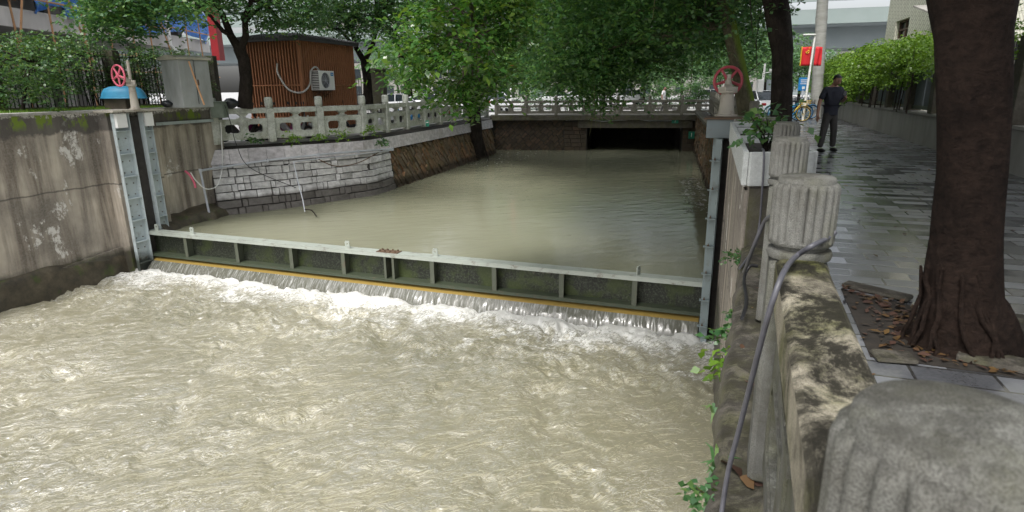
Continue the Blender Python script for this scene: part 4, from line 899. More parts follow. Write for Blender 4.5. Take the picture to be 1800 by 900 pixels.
for a,b in zip(FP,FP[1:]): mb.beam(V(a.x,a.y,ZT-.6),V(b.x,b.y,ZT-.6),.42,1.3)
tag(mb.build('retaining_wall',M['granite_dark'],None,0),'low stone plinth wall under the black iron fence on the left','wall')
def hedge(name,label,A,B,z0,z1,wd,n,mat,size,seed,cat='hedge',per=54,fall=0.):
    r=np.random.default_rng(seed); t=r.random(n)
    C=np.stack([A.x+(B.x-A.x)*t+r.normal(size=n)*wd*.4,A.y+(B.y-A.y)*t+r.normal(size=n)*wd*.4,z0+(z1-z0)*r.random(n)**.8+fall*np.sin(t*25)],1)
    e=empty(name,(A.x,A.y,z0),label,cat); base=np.array([A.x,A.y,z0]); 
    mb=MB(); rr=random.Random(seed)
    for k in range(14): 
        q=C[rr.randrange(n)]-base; mb.tube([(q[0],q[1],-.4),(q[0]+rr.uniform(-.2,.2),q[1],q[2]*.5),tuple(q)],[.025,.018,.008],5)
    mb.build('stems',M['bark_dark'],e,0); leafmesh('foliage',C-base,.2,per,size,mat,e,seed,.3); return e
hedge('hedge','dense green hedge grown over the iron fence, left edge of the lawn',V(-19,7),V(-15.2,16.2),1.3,3.5,.6,330,M['leaf_hedge'],.085,31,per=60)
hedge('hedge','dark clipped hedge over the fence behind the blue tub',V(-15.2,16.2),V(-13.4,20.8),1.5,3.1,.5,260,M['leaf_hedge'],.07,32,per=60)
hedge('hedge','dark hedge on the fence between grey cabinet and shade tree',V(-13.4,20.8),V(-11.9,24.6),1.4,2.95,.45,210,M['leaf_hedge'],.075,33,per=60)
c=pxcl([(-40,110,70,180,15.5,17.5,46),(60,160,50,140,16,18,14),(-60,60,60,120,14,16,14)],41)
tree('shrub','loose bright shrub spilling over the fence at the far left of the lawn',[T(40,192,16.6,.05),T(45,150,16.6,.035),T(60,110,16.6,.02)],[c],M['leaf_hedge'],M['bark_dark'],48,.26,.10,41,None,16,.02,6,cat='shrub',flute=0)
# hedge behind the bridge
for k,(x0,x1,Y,l) in enumerate([(905,1040,48,'dark low hedge beyond the bridge, left half'),(1140,1185,50,'clipped dark bush right behind the walker on the bridge'),(1195,1245,50,'clipped dark bush beyond the bridge near the right handwheel')]):
    a=at(x0,180,None,Y); b=at(x1,180,None,Y); hedge('hedge',l,V(a.x,a.y),V(b.x,b.y),ZL+.2,ZL+2.0,.5,70,M['leaf_dark'],.12,44+k)
# right boundary wall
W0=V(10.42,15.16); W1=V(14.83,27.5); wd_=(W1-W0).normalized(); wn=V(wd_.y,-wd_.x)
def WP(s,off=0,z=0): p=W0+wd_*s+wn*off; return V(p.x,p.y,z)
rt=root0('boundary_wall','grey plinth wall with stone pillars and grey metal panels along the promenade','wall')
mb=MB(); mb.wall(WP(24,0).xy,WP(-20,0).xy,-.3,.76,.35); mb.build('plinth',M['conc'],rt,0)
mb=MB(); mb.wall(WP(24,-.04).xy,WP(-20,-.04).xy,.76,.83,.42); mb.build('coping',M['conc'],rt,0,bevel=.01)
s=-19.; M['gp']=simple('grey_panel',(.14,.16,.17),(.10,.12,.13),3,.5,.1,.005)
while s<24:
    mb=MB(); a=WP(s,.12); mb.beam(V(a.x,a.y,.83),V(a.x,a.y,2.35),.38,.34,up=(wd_.x,wd_.y,0),ch=.01); mb.build('pillar',M['granite_dark'],rt,0)
    metal= s>-1.5
    mb=MB(); L=2.45
    if metal:
        for q in(0,1): mb.beam(WP(s+.25+q*1.2,.15,1.55),WP(s+.25+q*1.2+1.1,.15,1.55),.03,1.3)
        for k in range(22): mb.beam(WP(s+.28+k*.105,.12,.95),WP(s+.28+k*.105,.12,2.15),.02,.02)
        mb.build('metal_panel',M['gp'],rt,0)
        mb=MB(); mb.beam(WP(s+.2,.10,.93),WP(s+.2+L-.3,.10,.93),.05,.10); mb.build('panel_rail',M['steel_dark'],rt,0)
    else:
        for k in range(20): mb.beam(WP(s+.25+k*.112,.15,.9),WP(s+.25+k*.112,.15,2.3),.025,.025)
        mb.beam(WP(s+.2,.15,1.0),WP(s+.2+L-.2,.15,1.0),.04,.05); mb.build('railing',M['black'],rt,0)
    s+=2.45
def vine(label,s0,s1,z0,z1,n,size,seed,per=60):
    r=np.random.default_rng(seed); t=s0+(s1-s0)*r.random(n); off=r.uniform(-.45,.5,n); zz=z0+(z1-z0)*r.random(n); zz-=np.where(off<0,.35*r.random(n),0)
    C=np.array([tuple(WP(a,b,c_)) for a,b,c_ in zip(t,off,zz)]); base=WP((s0+s1)/2,.1,.8); e=empty('climbing_vine',base,label,'vine')
    mb=MB(); rr=random.Random(seed)
    for k in range(12): q=Vector(C[rr.randrange(n)])-base; w0=V(q.x*.95,q.y*.95,.0); mb.tube([w0,(w0+q)/2+V(.05,0,.1),q],[.02,.015,.006],5)
    mb.build('stems',M['bark_dark'],e,0); leafmesh('foliage',C-np.array(base),.17,per,size,M['leaf_vine'],e,seed,.5)
vine('bright green vine mass hanging over the far part of the boundary wall',8.5,23.5,1.3,3.0,330,.12,51)
vine('bright green vine spilling over the boundary wall behind the man',2.,8.5,1.75,2.9,170,.095,52,66)
vine('sparser vine draping over the wall next to the fig trunk',-4.5,2.,2.1,2.8,70,.08,53,60)
# ------------------------------------------------------------------ tree pit, kerbs, litter
pit=[at(1478,508,0).xy,at(1640,548,0).xy,at(1850,600,0).xy,at(1820,668,0).xy,at(1530,628,0).xy]
mb=MB(); cx=V(p6.x-.05,p6.y); mb.poly([(p.x,p.y) for p in pit],-.1,.006); tag(mb.build('soil',M['soil'],None,0),None,None,None,'structure')
def kerb(a,b,label,w_=.12,h=.035):
    mb=MB(); a=at(*a,.0); b=at(*b,.0); mb.beam(V(a.x,a.y,h/2+.005),V(b.x,b.y,h/2+.005),w_,h,ch=.008); tag(mb.build('kerb_stone',M['granite_dark'],None,30),label,'kerb','kerb stones round the tree pit')
kerb((1484,503),(1600,530),'kerb stone along the far side of the tree pit, by the mossy pavers'); kerb((1535,630),(1606,635),'short kerb stone between balustrade and fig roots',.14,.03); kerb((1680,628),(1880,668),'tilted kerb stone at the near right foot of the fig tree',.16,.045)
kerb((1780,560),(1850,620),'kerb stone on the right side of the fig roots')
def litter(name,pts,size,seed,mat,curl=.3):
    r=np.random.default_rng(seed); n=len(pts); P=np.asarray(pts); a=r.uniform(0,6.28,n); d=np.stack([np.cos(a),np.sin(a),r.normal(size=n)*.12],1); w_=np.stack([-np.sin(a),np.cos(a),r.normal(size=n)*.2],1); s=size*r.uniform(.5,1.3,n)[:,None]; up=np.array([0,0,1.])
    Vv=np.stack([P,P+d*s*.35+w_*s*.22+up*s*curl*.5,P+d*s*.75+w_*s*.14+up*s*curl*.4,P+d*s+up*s*.1,P+d*s*.75-w_*s*.14+up*s*curl*.1,P+d*s*.35-w_*s*.22+up*s*curl*.3],1).reshape(-1,3)
    return npmesh(name,Vv,np.arange(n*6).reshape(n,6),mat,None,False)
r=np.random.default_rng(5); pts=[]
for _ in range(300):
    k=r.random(); q=pit[0].lerp(pit[1],r.random()).lerp(pit[4].lerp(pit[3],r.random()),r.random()); pts.append((q.x,q.y,.018))
for _ in range(170): s_=r.uniform(-4,14); o_=-abs(r.normal())*.45-.05; p=WP(s_,o_,.006); pts.append(tuple(p))
for _ in range(130): y=r.uniform(2,22); x=r.uniform(RE(min(y,6))+.6+max(0,y-6)*.33,W0.x+(y-15.16)*.357-.3); pts.append((x,y,.006))
for _ in range(46): y=r.uniform(1.4,5.6); pts.append((RE(y)+r.uniform(.05,.45),y,-.02))
tag(litter('fallen_leaves',pts,.065,3,M['litter']),None,None,None,'stuff')
r=np.random.default_rng(6); pts=[(RE(y)+x,y,-.012) for y,x in zip(r.uniform(1.95,2.6,9),r.uniform(.12,.35,9))]
tag(litter('fallen_leaves',pts,.13,9,M['litter'],.6),None,None,None,'stuff')
# grass on the lawn: blades
r=np.random.default_rng(8); n=9000; y=r.uniform(4,21,n); x=-12.35+.334*(y-13.85)-.45-r.random(n)**1.5*2.3; z=np.full(n,ZT-.03); a=r.uniform(0,6.28,n); h=r.uniform(.04,.11,n); w_=.012
P=np.stack([x,y,z],1); d=np.stack([np.cos(a)*w_,np.sin(a)*w_,0*a],1); Tp=P+np.stack([r.normal(size=n)*.03,r.normal(size=n)*.03,h],1)
tag(npmesh('grass',np.stack([P-d,P+d,Tp],1).reshape(-1,3),np.arange(n*3).reshape(n,3),M['leaf_vine']),None,None,None,'stuff')
# small plants
def plant(px,py,z,Y,n,L,leaf,label,size,seed,kind='broad',mat=None):
    p=at(px,py,z,Y); e=empty('small_plant',p,label,'plant'); rr=random.Random(seed); mb=MB(); tips=[]
    for k in range(n):
        a=rr.uniform(0,6.28); l=L*rr.uniform(.5,1); d=V(math.cos(a)*l*.6,math.sin(a)*l*.6,l*rr.uniform(.3,.9)); 
        if kind=='grass':
            pts=[V(0,0,0),d*.5+V(0,0,l*.15),d*1.1+V(0,0,-l*.35)]
            w0=V(-math.sin(a),math.cos(a),0)*.008
            mb.add([pts[0]-w0,pts[0]+w0,pts[1]+w0,pts[1]-w0,pts[2]],[(0,1,2,3),(3,2,4)])
        else: mb.tube([V(0,0,0),d*.5,d],[.006,.005,.003],5); tips+=[tuple(d),tuple(d*.7),tuple(d*.45)]
    if kind=='grass': mb.build('foliage',mat or leaf,e,0)
    else: mb.build('stems',M['bark_moss'],e,0); leafmesh('foliage',tips,size*.5,6,size,leaf,e,seed,.2,asp=.42)
pv=M['leaf_vine']; 
plant(1275,650,None,3.6,5,.16,pv,'bright green seedling sprouting from the near wall face',.07,1)
plant(1285,595,None,4.2,4,.14,M['leaf_mid'],'dark leafy sprig on the wall above the seedling',.06,2)
plant(1290,550,None,4.7,3,.12,M['leaf_mid'],'small leafy sprig high on the near right wall',.05,3)
plant(1255,735,None,3.0,14,.22,M['leaf_mid'],'grassy tuft drooping from the near wall over the water',.05,4,'grass')
plant(1258,830,None,2.35,14,.18,M['leaf_mid'],'grass tuft at the near foot of the ledge',.05,5,'grass')
plant(1245,875,None,2.15,6,.10,M['leaf_mid'],'small round leaved sprig at the bottom edge of the ledge',.035,6)
plant(1300,455,None,5.9,5,.2,M['leaf_mid'],'trailing sprig on the front of the mossy side wall',.05,7)
for k,(px,py,l) in enumerate([(513,245,'first pale green plant at the foot of the left balustrade'),(560,243,'plant below the second balustrade post, tile band'),(600,240,'largest pale green plant under the left balustrade'),(652,232,'pale leafy plant before the double post'),(672,252,'dark sprig on the tile band below the double post'),(440,248,'dark low sprig left of the first full post')]):
    plant(px,py,None,(21.5,22.1,22.6,23.4,23.9,21.0)[k]-.15,5,.34 if k in(2,3) else .2,pv if k<4 else M['leaf_mid'],l,.11,20+k)
# planter plants
c=V(RWX(7.)+.3,7.0); plant(*[0,0],None,None,0,.1,pv,'x',.1,1) if False else None
def plant3(p,n,L,leaf,label,size,seed,kind):
    e=empty('small_plant',p,label,'plant'); rr=random.Random(seed); mb=MB(); tips=[]
    for k in range(n):
        a=rr.uniform(0,6.28); l=L*rr.uniform(.6,1); d=V(math.cos(a)*l*.45,math.sin(a)*l*.45,l*rr.uniform(.5,1))
        if kind=='grass':
            w0=V(-math.sin(a),math.cos(a),0)*.007; q=d*.55+V(0,0,l*.2); mb.add([-w0,w0,q+w0,q-w0,d*1.3+V(0,0,-l*.3)],[(0,1,2,3),(3,2,4)])
        else: mb.tube([V(0,0,0),d*.5+V(.03,0,.02),d],[.014,.010,.004],5); tips+=[tuple(d),tuple(d*.8+V(.03,.02,0)),tuple(d*.6)]
    if kind=='grass': mb.build('foliage',leaf,e,0)
    else: mb.build('stems',M['bark_dark'],e,0); leafmesh('foliage',tips,.07,6,size,leaf,e,seed,.4,asp=.38)
zs=zt_+ph-.09
plant3(V(RWX(6.5)+.3,6.5,zs),60,.17,M['leaf_mid'],'dark grassy clump in the nearest planter box',.05,1,'grass')
plant3(V(RWX(6.9)+.22,6.9,zs),7,.66,M['leaf_mid'],'tall leafy sapling growing out of the planter boxes',.10,2,'b')
plant3(V(RWX(8.8)+.3,8.8,zs),5,.4,M['leaf_bright'],'broad leaved plant in the middle planter before the handwheel',.11,3,'b')
# ------------------------------------------------------------------ pipes, cables, hoses
def cable(name,label,pts,r,mat,cat,res=6,n=8):
    P=[Vector(p) for p in pts]; out=[]
    for i in range(len(P)-1):
        p0=P[max(i-1,0)];p1=P[i];p2=P[i+1];p3=P[min(i+2,len(P)-1)]
        for k in range(res):
            t=k/res; out.append(.5*((2*p1)+(-p0+p2)*t+(2*p0-5*p1+4*p2-p3)*t*t+(-p0+3*p1-3*p2+p3)*t**3))
    out.append(P[-1]); mb=MB(); mb.tube(out,r,n); return tag(mb.build(name,mat,None,60),label,cat)
rt2=.975
cable('cable','thick slate grey cable draped over the near balustrade rail and down to the ledge',
 [at(1468,408,None,2.12),at(1452,420,None,2.10),at(1428,432,None,2.0),at(1398,452,rt2),at(1378,478,None,1.78),at(1358,530,None,1.72),at(1338,600,None,1.75),at(1318,680,None,1.82),at(1298,760,None,1.88),at(1282,820,None,1.9),at(1270,890,None,1.88),at(1262,960,None,1.8)],.0092,M['cable'],'cable',6,10)
cable('cable','dark cable loop hanging from behind the middle fluted post',[at(1362,380,None,3.7),at(1345,388,None,3.9),at(1326,430,None,4.),at(1312,468,None,4.2),at(1308,478,None,4.3)],.014,M['cable'],'cable')
cable('cable','thin grey cable falling from the planter box end to the ledge',[at(1340,262,None,6.1),at(1343,272,None,5.93),at(1340,330,None,5.9),at(1334,400,None,5.9),at(1322,440,None,5.5),at(1300,472,None,5.2)],.010,M['cable'],'cable')
cable('cable','black cable looped on the ledge behind the second fluted post',[at(1332,468,None,4.6),at(1318,468,None,4.6),at(1308,490,None,4.5),at(1312,530,None,4.0),at(1304,560,None,3.7)],.013,M['black'],'cable')
# grey pipe run on the left bank
def LWp(y,z,off=.08): return V(LW(y)+off,y,z)
pA=at(372,386,None,20.5); 
pts=[V(*at(370,386,None,19.6)),V(*at(352,300,None,19.7)),V(*at(388,294,None,20.6)),V(*at(470,282,None,21.3)),V(*at(560,272,None,22.2)),V(*at(630,266,None,23.4)),V(*at(690,262,None,24.6))]
mb=MB(); 
for a,b in zip(pts,pts[1:]): mb.tube([a,b],.038,8)
for p in pts: mb.tube([p-V(0,0,.06),p+V(0,0,.06)],.05,8)
tag(mb.build('water_pipe',M['pvc'],None,40),'light grey pipe bent down the concrete wall and run along the pale blocks','pipe')
mb=MB(); pp=[at(690,264,None,24.4),at(600,275,None,22.7),at(516,284,None,21.3),at(524,320,None,21.0),at(532,350,None,20.7),at(536,372,None,20.4)]
for a,b in zip(pp,pp[1:]): mb.tube([a,b],.018,8)
tag(mb.build('water_pipe',M['pvc'],None,40),'thinner grey pipe dropping down the middle of the pale block wall to the water','pipe')
cable('hose','white hose looping beside the pipe on the concrete wall',[at(335,303,None,19.1),at(345,318,None,19.2),at(362,332,None,19.4),at(380,328,None,19.9),at(388,310,None,20.4),at(391,280,None,20.8),at(388,215,None,20.9)],.018,M['white'],'hose')
cable('hose','faded red hose stub sticking out of the concrete wall',[at(326,301,None,18.9),at(334,308,None,18.8),at(341,320,None,18.8),at(344,330,None,18.8)],.035,M['pink'],'hose')
cable('branch','bare stick leaning from the pipe foot into the calm water',[at(536,368,None,20.2),at(548,370,None,20.0),at(556,380,None,19.6)],.02,M['bark_dark'],'stick')
cable('cable','thin black cable sagging down the pale block wall from the balustrade',[at(395,185,None,20.6),at(405,215,None,20.9),at(416,255,None,20.9),at(440,295,None,20.8),at(520,330,None,21.)],.012,M['black'],'cable')
cable('cable','dark cable drooping under the pipe on the block wall',[at(560,280,None,21.9),at(590,292,None,22.2),at(630,286,None,23.),at(672,264,None,24.2)],.018,M['rust'],'cable')
mb=MB(); mb.beam(LWp(18.6,.62,.04),LWp(21.2,.62,.04),.06,.09); tag(mb.build('steel_strip',M['steel'],None,0),'grey steel strip fixed near the top of the left concrete wall','strip')
# debris on the waterline, right
r=np.random.default_rng(2); pts=[(RP(s,0,.25+r.random()*.9).x,RP(s,0,.25+r.random()*.9).y,ZU+.012) for s in r.uniform(7,15,160)]
tag(litter('floating_debris',pts,.16,7,simple('pale_debris',(.5,.5,.48),(.2,.18,.15),9,.6),.4),None,None,None,'stuff')
r=np.random.default_rng(3); pts=[(V(-5.78,24.4)+dsec*s).to_tuple() for s in r.uniform(8,17,60)]; pts=[(p[0]+.9+r.random()*2.5,p[1]+r.random(),ZU+.01) for p in pts]
tag(litter('floating_debris',pts,.12,8,bpy.data.materials['pale_debris'],.1),None,None,None,'stuff')
# ------------------------------------------------------------------ timber hut with air conditioner
A=at(530,130,None,24.); A.z=ZL; ux=V(.295,.955,0).normalized(); uy=V(-ux.y,ux.x,0)   # ux along the channel, uy towards the left
hb=empty('timber_hut',A,'orange brown slatted timber hut with dark tiled roof on the left bank','hut')
Lx,Ly,Hh=3.7,2.5,3.55
def HP(x,y,z): return ux*x+uy*y+V(0,0,z)
mb=MB(); P=[HP(.04,.04,0),HP(Lx,.04,0),HP(Lx,Ly,0),HP(.04,Ly,0)]; mb.add(P+[p+V(0,0,Hh) for p in P],[(0,1,5,4),(1,2,6,5),(2,3,7,6),(3,0,4,7),(4,5,6,7)]); mb.build('backing_wall',M['wood_dark'],hb,0)
mb=MB(); n=25
for i in range(n): q=(i+.5)/n*Lx; mb.beam(HP(q,0,.05),HP(q,0,Hh),.05,.075,up=ux)
n=19
for i in range(n): q=(i+.5)/n*Ly; mb.beam(HP(0,q,.05),HP(0,q,Hh),.05,.075,up=ux)
mb.build('slats',M['wood'],hb,0)
mb=MB()
for z in(.75,1.95): mb.beam(HP(0,-.012,z),HP(Lx,-.012,z),.055,.05); mb.beam(HP(-.012,0,z),HP(-.012,Ly,z),.055,.05)
mb.beam(HP(-.01,-.01,0),HP(-.01,-.01,Hh),.12,.12,up=ux); mb.beam(HP(Lx,-.01,0),HP(Lx,-.01,Hh),.08,.08,up=ux); mb.build('cross_rails',M['wood'],hb,0)
mb=MB(); o_=.22; E0=[HP(-o_,-o_,Hh+.0),HP(Lx+o_,-o_,Hh),HP(Lx+o_,Ly+o_,Hh),HP(-o_,Ly+o_,Hh)]; E1=[p+V(0,0,.16) for p in E0]; T0=HP(.9,Ly/2,Hh+.38); T1=HP(Lx-.9,Ly/2,Hh+.38)
mb.add(E0+E1+[T0,T1],[(3,2,1,0),(0,1,5,4),(1,2,6,5),(2,3,7,6),(3,0,4,7),(4,5,9,8),(5,6,9),(6,7,8,9),(7,4,8)]); rf=mb.build('roof',M['asp_tile'],hb,0)
mb=MB()
for i in range(28): q=-o_+(Lx+2*o_)*(i+.5)/28; mb.tube([HP(q,-o_-.04,Hh+.13),HP(q*.6+.72,Ly/2*.5,Hh+.30)],.045,6)
for i in range(19): q=-o_+(Ly+2*o_)*(i+.5)/19; mb.tube([HP(-o_-.04,q,Hh+.13),HP(.4,q*.5+.6,Hh+.28)],.045,6)
mb.build('roof_tiles',M['asp_tile'],rf,40)
ac=empty('air_conditioner',A+HP(1.0,-.22,2.12),'white air conditioner unit on the slatted hut wall facing the channel','air conditioner',None,math.atan2(ux.y,ux.x))
# local frame: x along the wall, -y outwards
mb=MB(); outer=[(-.42,-.29),(.42,-.29),(.42,.29),(-.42,.29)]; hole=[(-.08+.235*math.cos(t),.235*math.sin(t)) for t in np.linspace(0,2*math.pi,33)[:-1]]
mb.plate(outer,[hole],.02,Matrix.Translation((0,-.16,0))); mb.box((0,.0,.28),(.84,.30,.02)); mb.box((0,0,-.28),(.84,.30,.02)); mb.box((.41,0,0),(.02,.30,.54)); mb.box((0,.14,0),(.84,.02,.54)); mb.build('casing',M['white'],ac,30)
mb=MB()
for k in range(10): mb.box((-.405,0,-.23+k*.05),(.025,.26,.022))
mb.build('side_louvres',M['white'],ac,0); MB().box((-.36,0,0),(.03,.27,.53)).build('coil',M['black'],ac,0)
mb=MB()
for rr_ in(.04,.08,.12,.16,.2,.235): mb.torus((-.08,-.172,0),rr_,.005,(0,1,0),28,5)
for k in range(8): t=k*math.pi/4; mb.beam((-.08,-.172,0),(-.08+.235*math.cos(t),-.172,.235*math.sin(t)),.006,.006,up=(0,1,0))
gr_=mb.build('fan_grille',M['pvc'],ac,40)
mb=MB()
for k in range(3):
    t=k*2.094; c,s=math.cos(t),math.sin(t); mb.add([(-.08+c*.04,-.12,s*.04),(-.08+math.cos(t-.5)*.22,-.14,math.sin(t-.5)*.22),(-.08+math.cos(t+.5)*.22,-.08,math.sin(t+.5)*.22)],[(0,1,2)])
mb.box((0,-.03,0),(.7,.02,.5)); mb.build('fan',M['black'],ac,0)
bdg=MB().box((.30,-.174,.19),(.15,.006,.10)).build('badge',M['bsign'],ac,0); texto('Midea',.045,(.30,-.178,.19),(R(90),0,0),M['white'],bdg)
mb=MB(); 
for x in(-.3,.3): mb=MB(); mb.beam((x,.15,-.31),(x,-.17,-.31),.03,.03); mb.beam((x,.18,-.5),(x,-.1,-.32),.02,.02); mb.beam((x,.18,-.55),(x,.18,-.3),.03,.03); mb.build('wall_bracket',M['rust'],ac,0)
ac.scale=(1.22,1.22,1.25)
o=cable('hose','grey corrugated hose looping from the air conditioner round the hut corner',[A+HP(-.06,.98,2.75),A+HP(-.12,.96,2.4),A+HP(-.15,.6,1.85),A+HP(-.15,.2,1.68),A+HP(-.1,-.12,1.72),A+HP(.25,-.16,2.0),A+HP(.35,-.17,2.45),A+HP(.7,-.17,2.62),A+HP(.95,-.17,2.45)],.036,M['hose'],'hose')
# ------------------------------------------------------------------ cabinet, tub, small clutter
c0=at(330,188,ZT); cy=c0.y-.2
cb_=empty('utility_cabinet',V(at(328,188,None,18.5).x,18.5,ZT),'weathered grey utility cabinet with shallow pitched lid at the wall rim','cabinet',None,R(58))
H=at(330,99,None,18.5).z-ZT
MB().box((.40,.0+.45,H/2-.04),(.95,.9,H-.08),None,.01).build('body',M['cab'],cb_,0)
mb=MB(); mb.add([(-.14,-.06,H-.08),(.94,-.06,H-.08),(.94,.96,H-.08),(-.14,.96,H-.08),(-.14,-.06,H-.02),(.94,-.06,H-.02),(.94,.96,H-.02),(-.14,.96,H-.02),(-.14,.45,H+.06),(.94,.45,H+.06)],[(3,2,1,0),(0,1,5,4),(2,3,7,6),(4,5,9,8),(6,7,8,9),(1,2,6,9,5),(3,0,4,8,7)]); mb.build('lid',simple('cabinet_lid',(.42,.40,.33),(.28,.27,.22),4,.8),cb_,0)
MB().box((.40,-.008,H*.5),(.012,.012,H*.86)).build('door_seam',M['black'],cb_,0); MB().box((.46,-.02,H*.5),(.03,.03,.16)).build('handle',M['rust'],cb_,0)
cable('wooden_pole','bare wooden pole leaning on the utility cabinet',[at(332,108,None,18.45),at(345,146,None,18.4),at(359,184,None,18.35)],.025,M['bamboo'],'pole')
# upturned turquoise tub on a box
tb=at(217,166,None,18.2); e=empty('plastic_tub',tb,'upturned turquoise plastic tub behind the left handwheel','tub',None,R(8))
mb=MB(); prof=[(.60,-.10),(.585,-.04),(.55,.06),(.48,.16),(.34,.215),(.17,.235)]; vs_=[];fs=[]
for r_,z in prof:
    for k in range(28):
        t=2*math.pi*k/28; q=1+.03*abs(math.sin(3.5*t)); vs_.append((r_*q*math.cos(t),r_*.55*q*math.sin(t),z))
for i in range(len(prof)-1):
    for k in range(28): fs.append((i*28+k,i*28+(k+1)%28,(i+1)*28+(k+1)%28,(i+1)*28+k))
fs.append(tuple((len(prof)-1)*28+k for k in range(28))); mb.add(vs_,fs); mb.build('shell',M['tub'],e,40)
mb=MB(); mb.torus((0,0,-.10),.5,.001,(0,0,1)); rim=[(.612*math.cos(t),.335*math.sin(t),-.10) for t in np.linspace(0,2*math.pi,33)]; mb=MB(); mb.tube(rim,.02,6,cap=False); mb.build('rim',M['tub'],e,40)
mb=MB(); b0=at(212,186,None,18.25); hh=tb.z-.08-(ZT-.03); mb.box((b0.x,18.25,ZT-.03+hh/2),(.62,.5,hh),None,.015); tag(mb.build('concrete_block',M['footing'],None,0),'dark mossy block under the upturned turquoise tub','block')
def clutter():
    p=at(385,188,None,20.9); mb=MB(); mb.box((p.x,p.y,.95),(.42,.4,.5),None,.02); mb.box((p.x,p.y,1.215),(.46,.44,.03),None,.01); tag(mb.build('bin',simple('green_grey_bin',(.2,.24,.2)),None,0),'small grey green bin between cabinet and shade tree','bin')
    for k,(px,py,Y,s,l) in enumerate([(293,180,18.7,.16,'small dark blue bag at the left foot of the utility cabinet'),(405,178,21.2,.26,'black rubbish bag at the foot of the forked shade tree')]):
        p=at(px,py,None,Y); mb=MB(); rr=random.Random(k); vs_=[];fs=[]
        for i in range(8):
            ph_=math.pi*i/7
            for j in range(12):
                th=2*math.pi*j/12; q=s*(1+rr.uniform(-.12,.12)); vs_.append((p.x+q*math.sin(ph_)*math.cos(th),p.y+q*math.sin(ph_)*math.sin(th)*.8,p.z-s*.25+q*.62*math.cos(ph_)))
        for i in range(7):
            for j in range(12): fs.append((i*12+j,i*12+(j+1)%12,(i+1)*12+(j+1)%12,(i+1)*12+j))
        mb.add(vs_,fs); o=mb.build('rubbish_bag',M['bag'],None,60); tag(o,l,'bag')
clutter()
# ------------------------------------------------------------------ scooters, cars, bicycles
def wheel(mb,c,r_,w_,ax): mb.torus(c,r_-w_/2,w_/2,ax,20,6)
def scooter(label,loc,rz,mat,proto=None,group='scooters parked behind the left balustrade'):
    e=empty('scooter',loc,label,'scooter',group,rz)
    for x in(-.6,.6):
        mb=MB(); wheel(mb,(x,0,.24),.24,.1,(0,1,0)); w_=mb.build('wheel',M['rubber'],e,40); mb=MB(); mb.tube([(x,-.04,.24),(x,.04,.24)],.13,14); mb.build('hub',M['chrome'],w_,40)
    mb=MB(); pr=[(-.85,.55,.10),(-.6,.66,.15),(-.25,.62,.16),(-.05,.35,.15),(.25,.30,.16),(.42,.55,.17),(.50,.85,.15),(.52,.98,.08)]
    lo=[.42,.36,.30,.22,.2,.26,.5,.9]; vs_=[];fs=[]
    for (x,z,w_),l in zip(pr,lo): vs_+=[(x,-w_,z-.04),(x,-w_*.6,z),(x,w_*.6,z),(x,w_,z-.04),(x,w_*.8,l),(x,-w_*.8,l)]
    for i in range(7):
        for k in range(6): fs.append((i*6+k,i*6+(k+1)%6,(i+1)*6+(k+1)%6,(i+1)*6+k))
    fs+=[(5,4,3,2,1,0),tuple(42+k for k in range(6))]; mb.add(vs_,fs); mb.build('body',mat,e,40)
    mb=MB(); mb.box((-.42,0,.72),(.75,.28,.12),None,.04); mb.build('seat',M['black'],e,40)
    mb=MB(); mb.tube([(.56,0,.3),(.5,0,.95),(.46,0,1.02)],.035,8); mb.tube([(.4,-.33,1.08),(.47,-.1,1.03),(.47,.1,1.03),(.4,.33,1.08)],.02,8); mb.build('handlebar',M['black'],e,40)
    for s in(-1,1): 
        mb=MB(); mb.tube([(.45,.25*s,1.05),(.47,.3*s,1.25)],.008,5); mb.box((.47,.32*s,1.30),(.03,.14,.10),None,.012); mb.build('mirror',M['black'],e,0)
    mb=MB(); mb.box((.62,0,.80),(.06,.16,.12),None,.02); mb.build('headlight',M['white'],e,0)
    mb=MB(); mb.tube([(.62,0,.55),(.74,0,.48),(.86,0,.33)],[.05,.07,.04],8); mb.build('mudguard',mat,e,40); return e
sc0=[(418,22.3,.3,M['black'],'black scooter behind the first balustrade bay'),(452,22.9,1.1,M['purple'],'dark purple scooter behind the second balustrade bay, before the hut'),(492,23.2,.8,M['purple'],'purple scooter with raised mirror right of the first full post'),(508,23.4,.2,M['silver'],'silver scooter before the hut wall, low behind the balustrade')]
for px,Y,rz,m,l in sc0: p=at(px,180,None,Y); scooter(l,V(p.x,p.y,ZL),rz,m)
ms=[M['black'],M['silver'],M['black'],M['blue'],M['black'],M['redpanel'],M['black']]
for k in range(7):
    p=RTOP[3]+dsec*(2.2+k*1.75)+V(-1.5,.35); scooter(['black scooter just right of the hut corner','silver scooter second from the hut','dark scooter behind the fourth bay past the hut','blue scooter near the green sign','dark scooter under the bright bough','red bodied scooter towards the fig tree','black scooter nearest the bank fig tree'][k],V(p.x,p.y,ZL),R(200+random.uniform(-12,12)),ms[k])
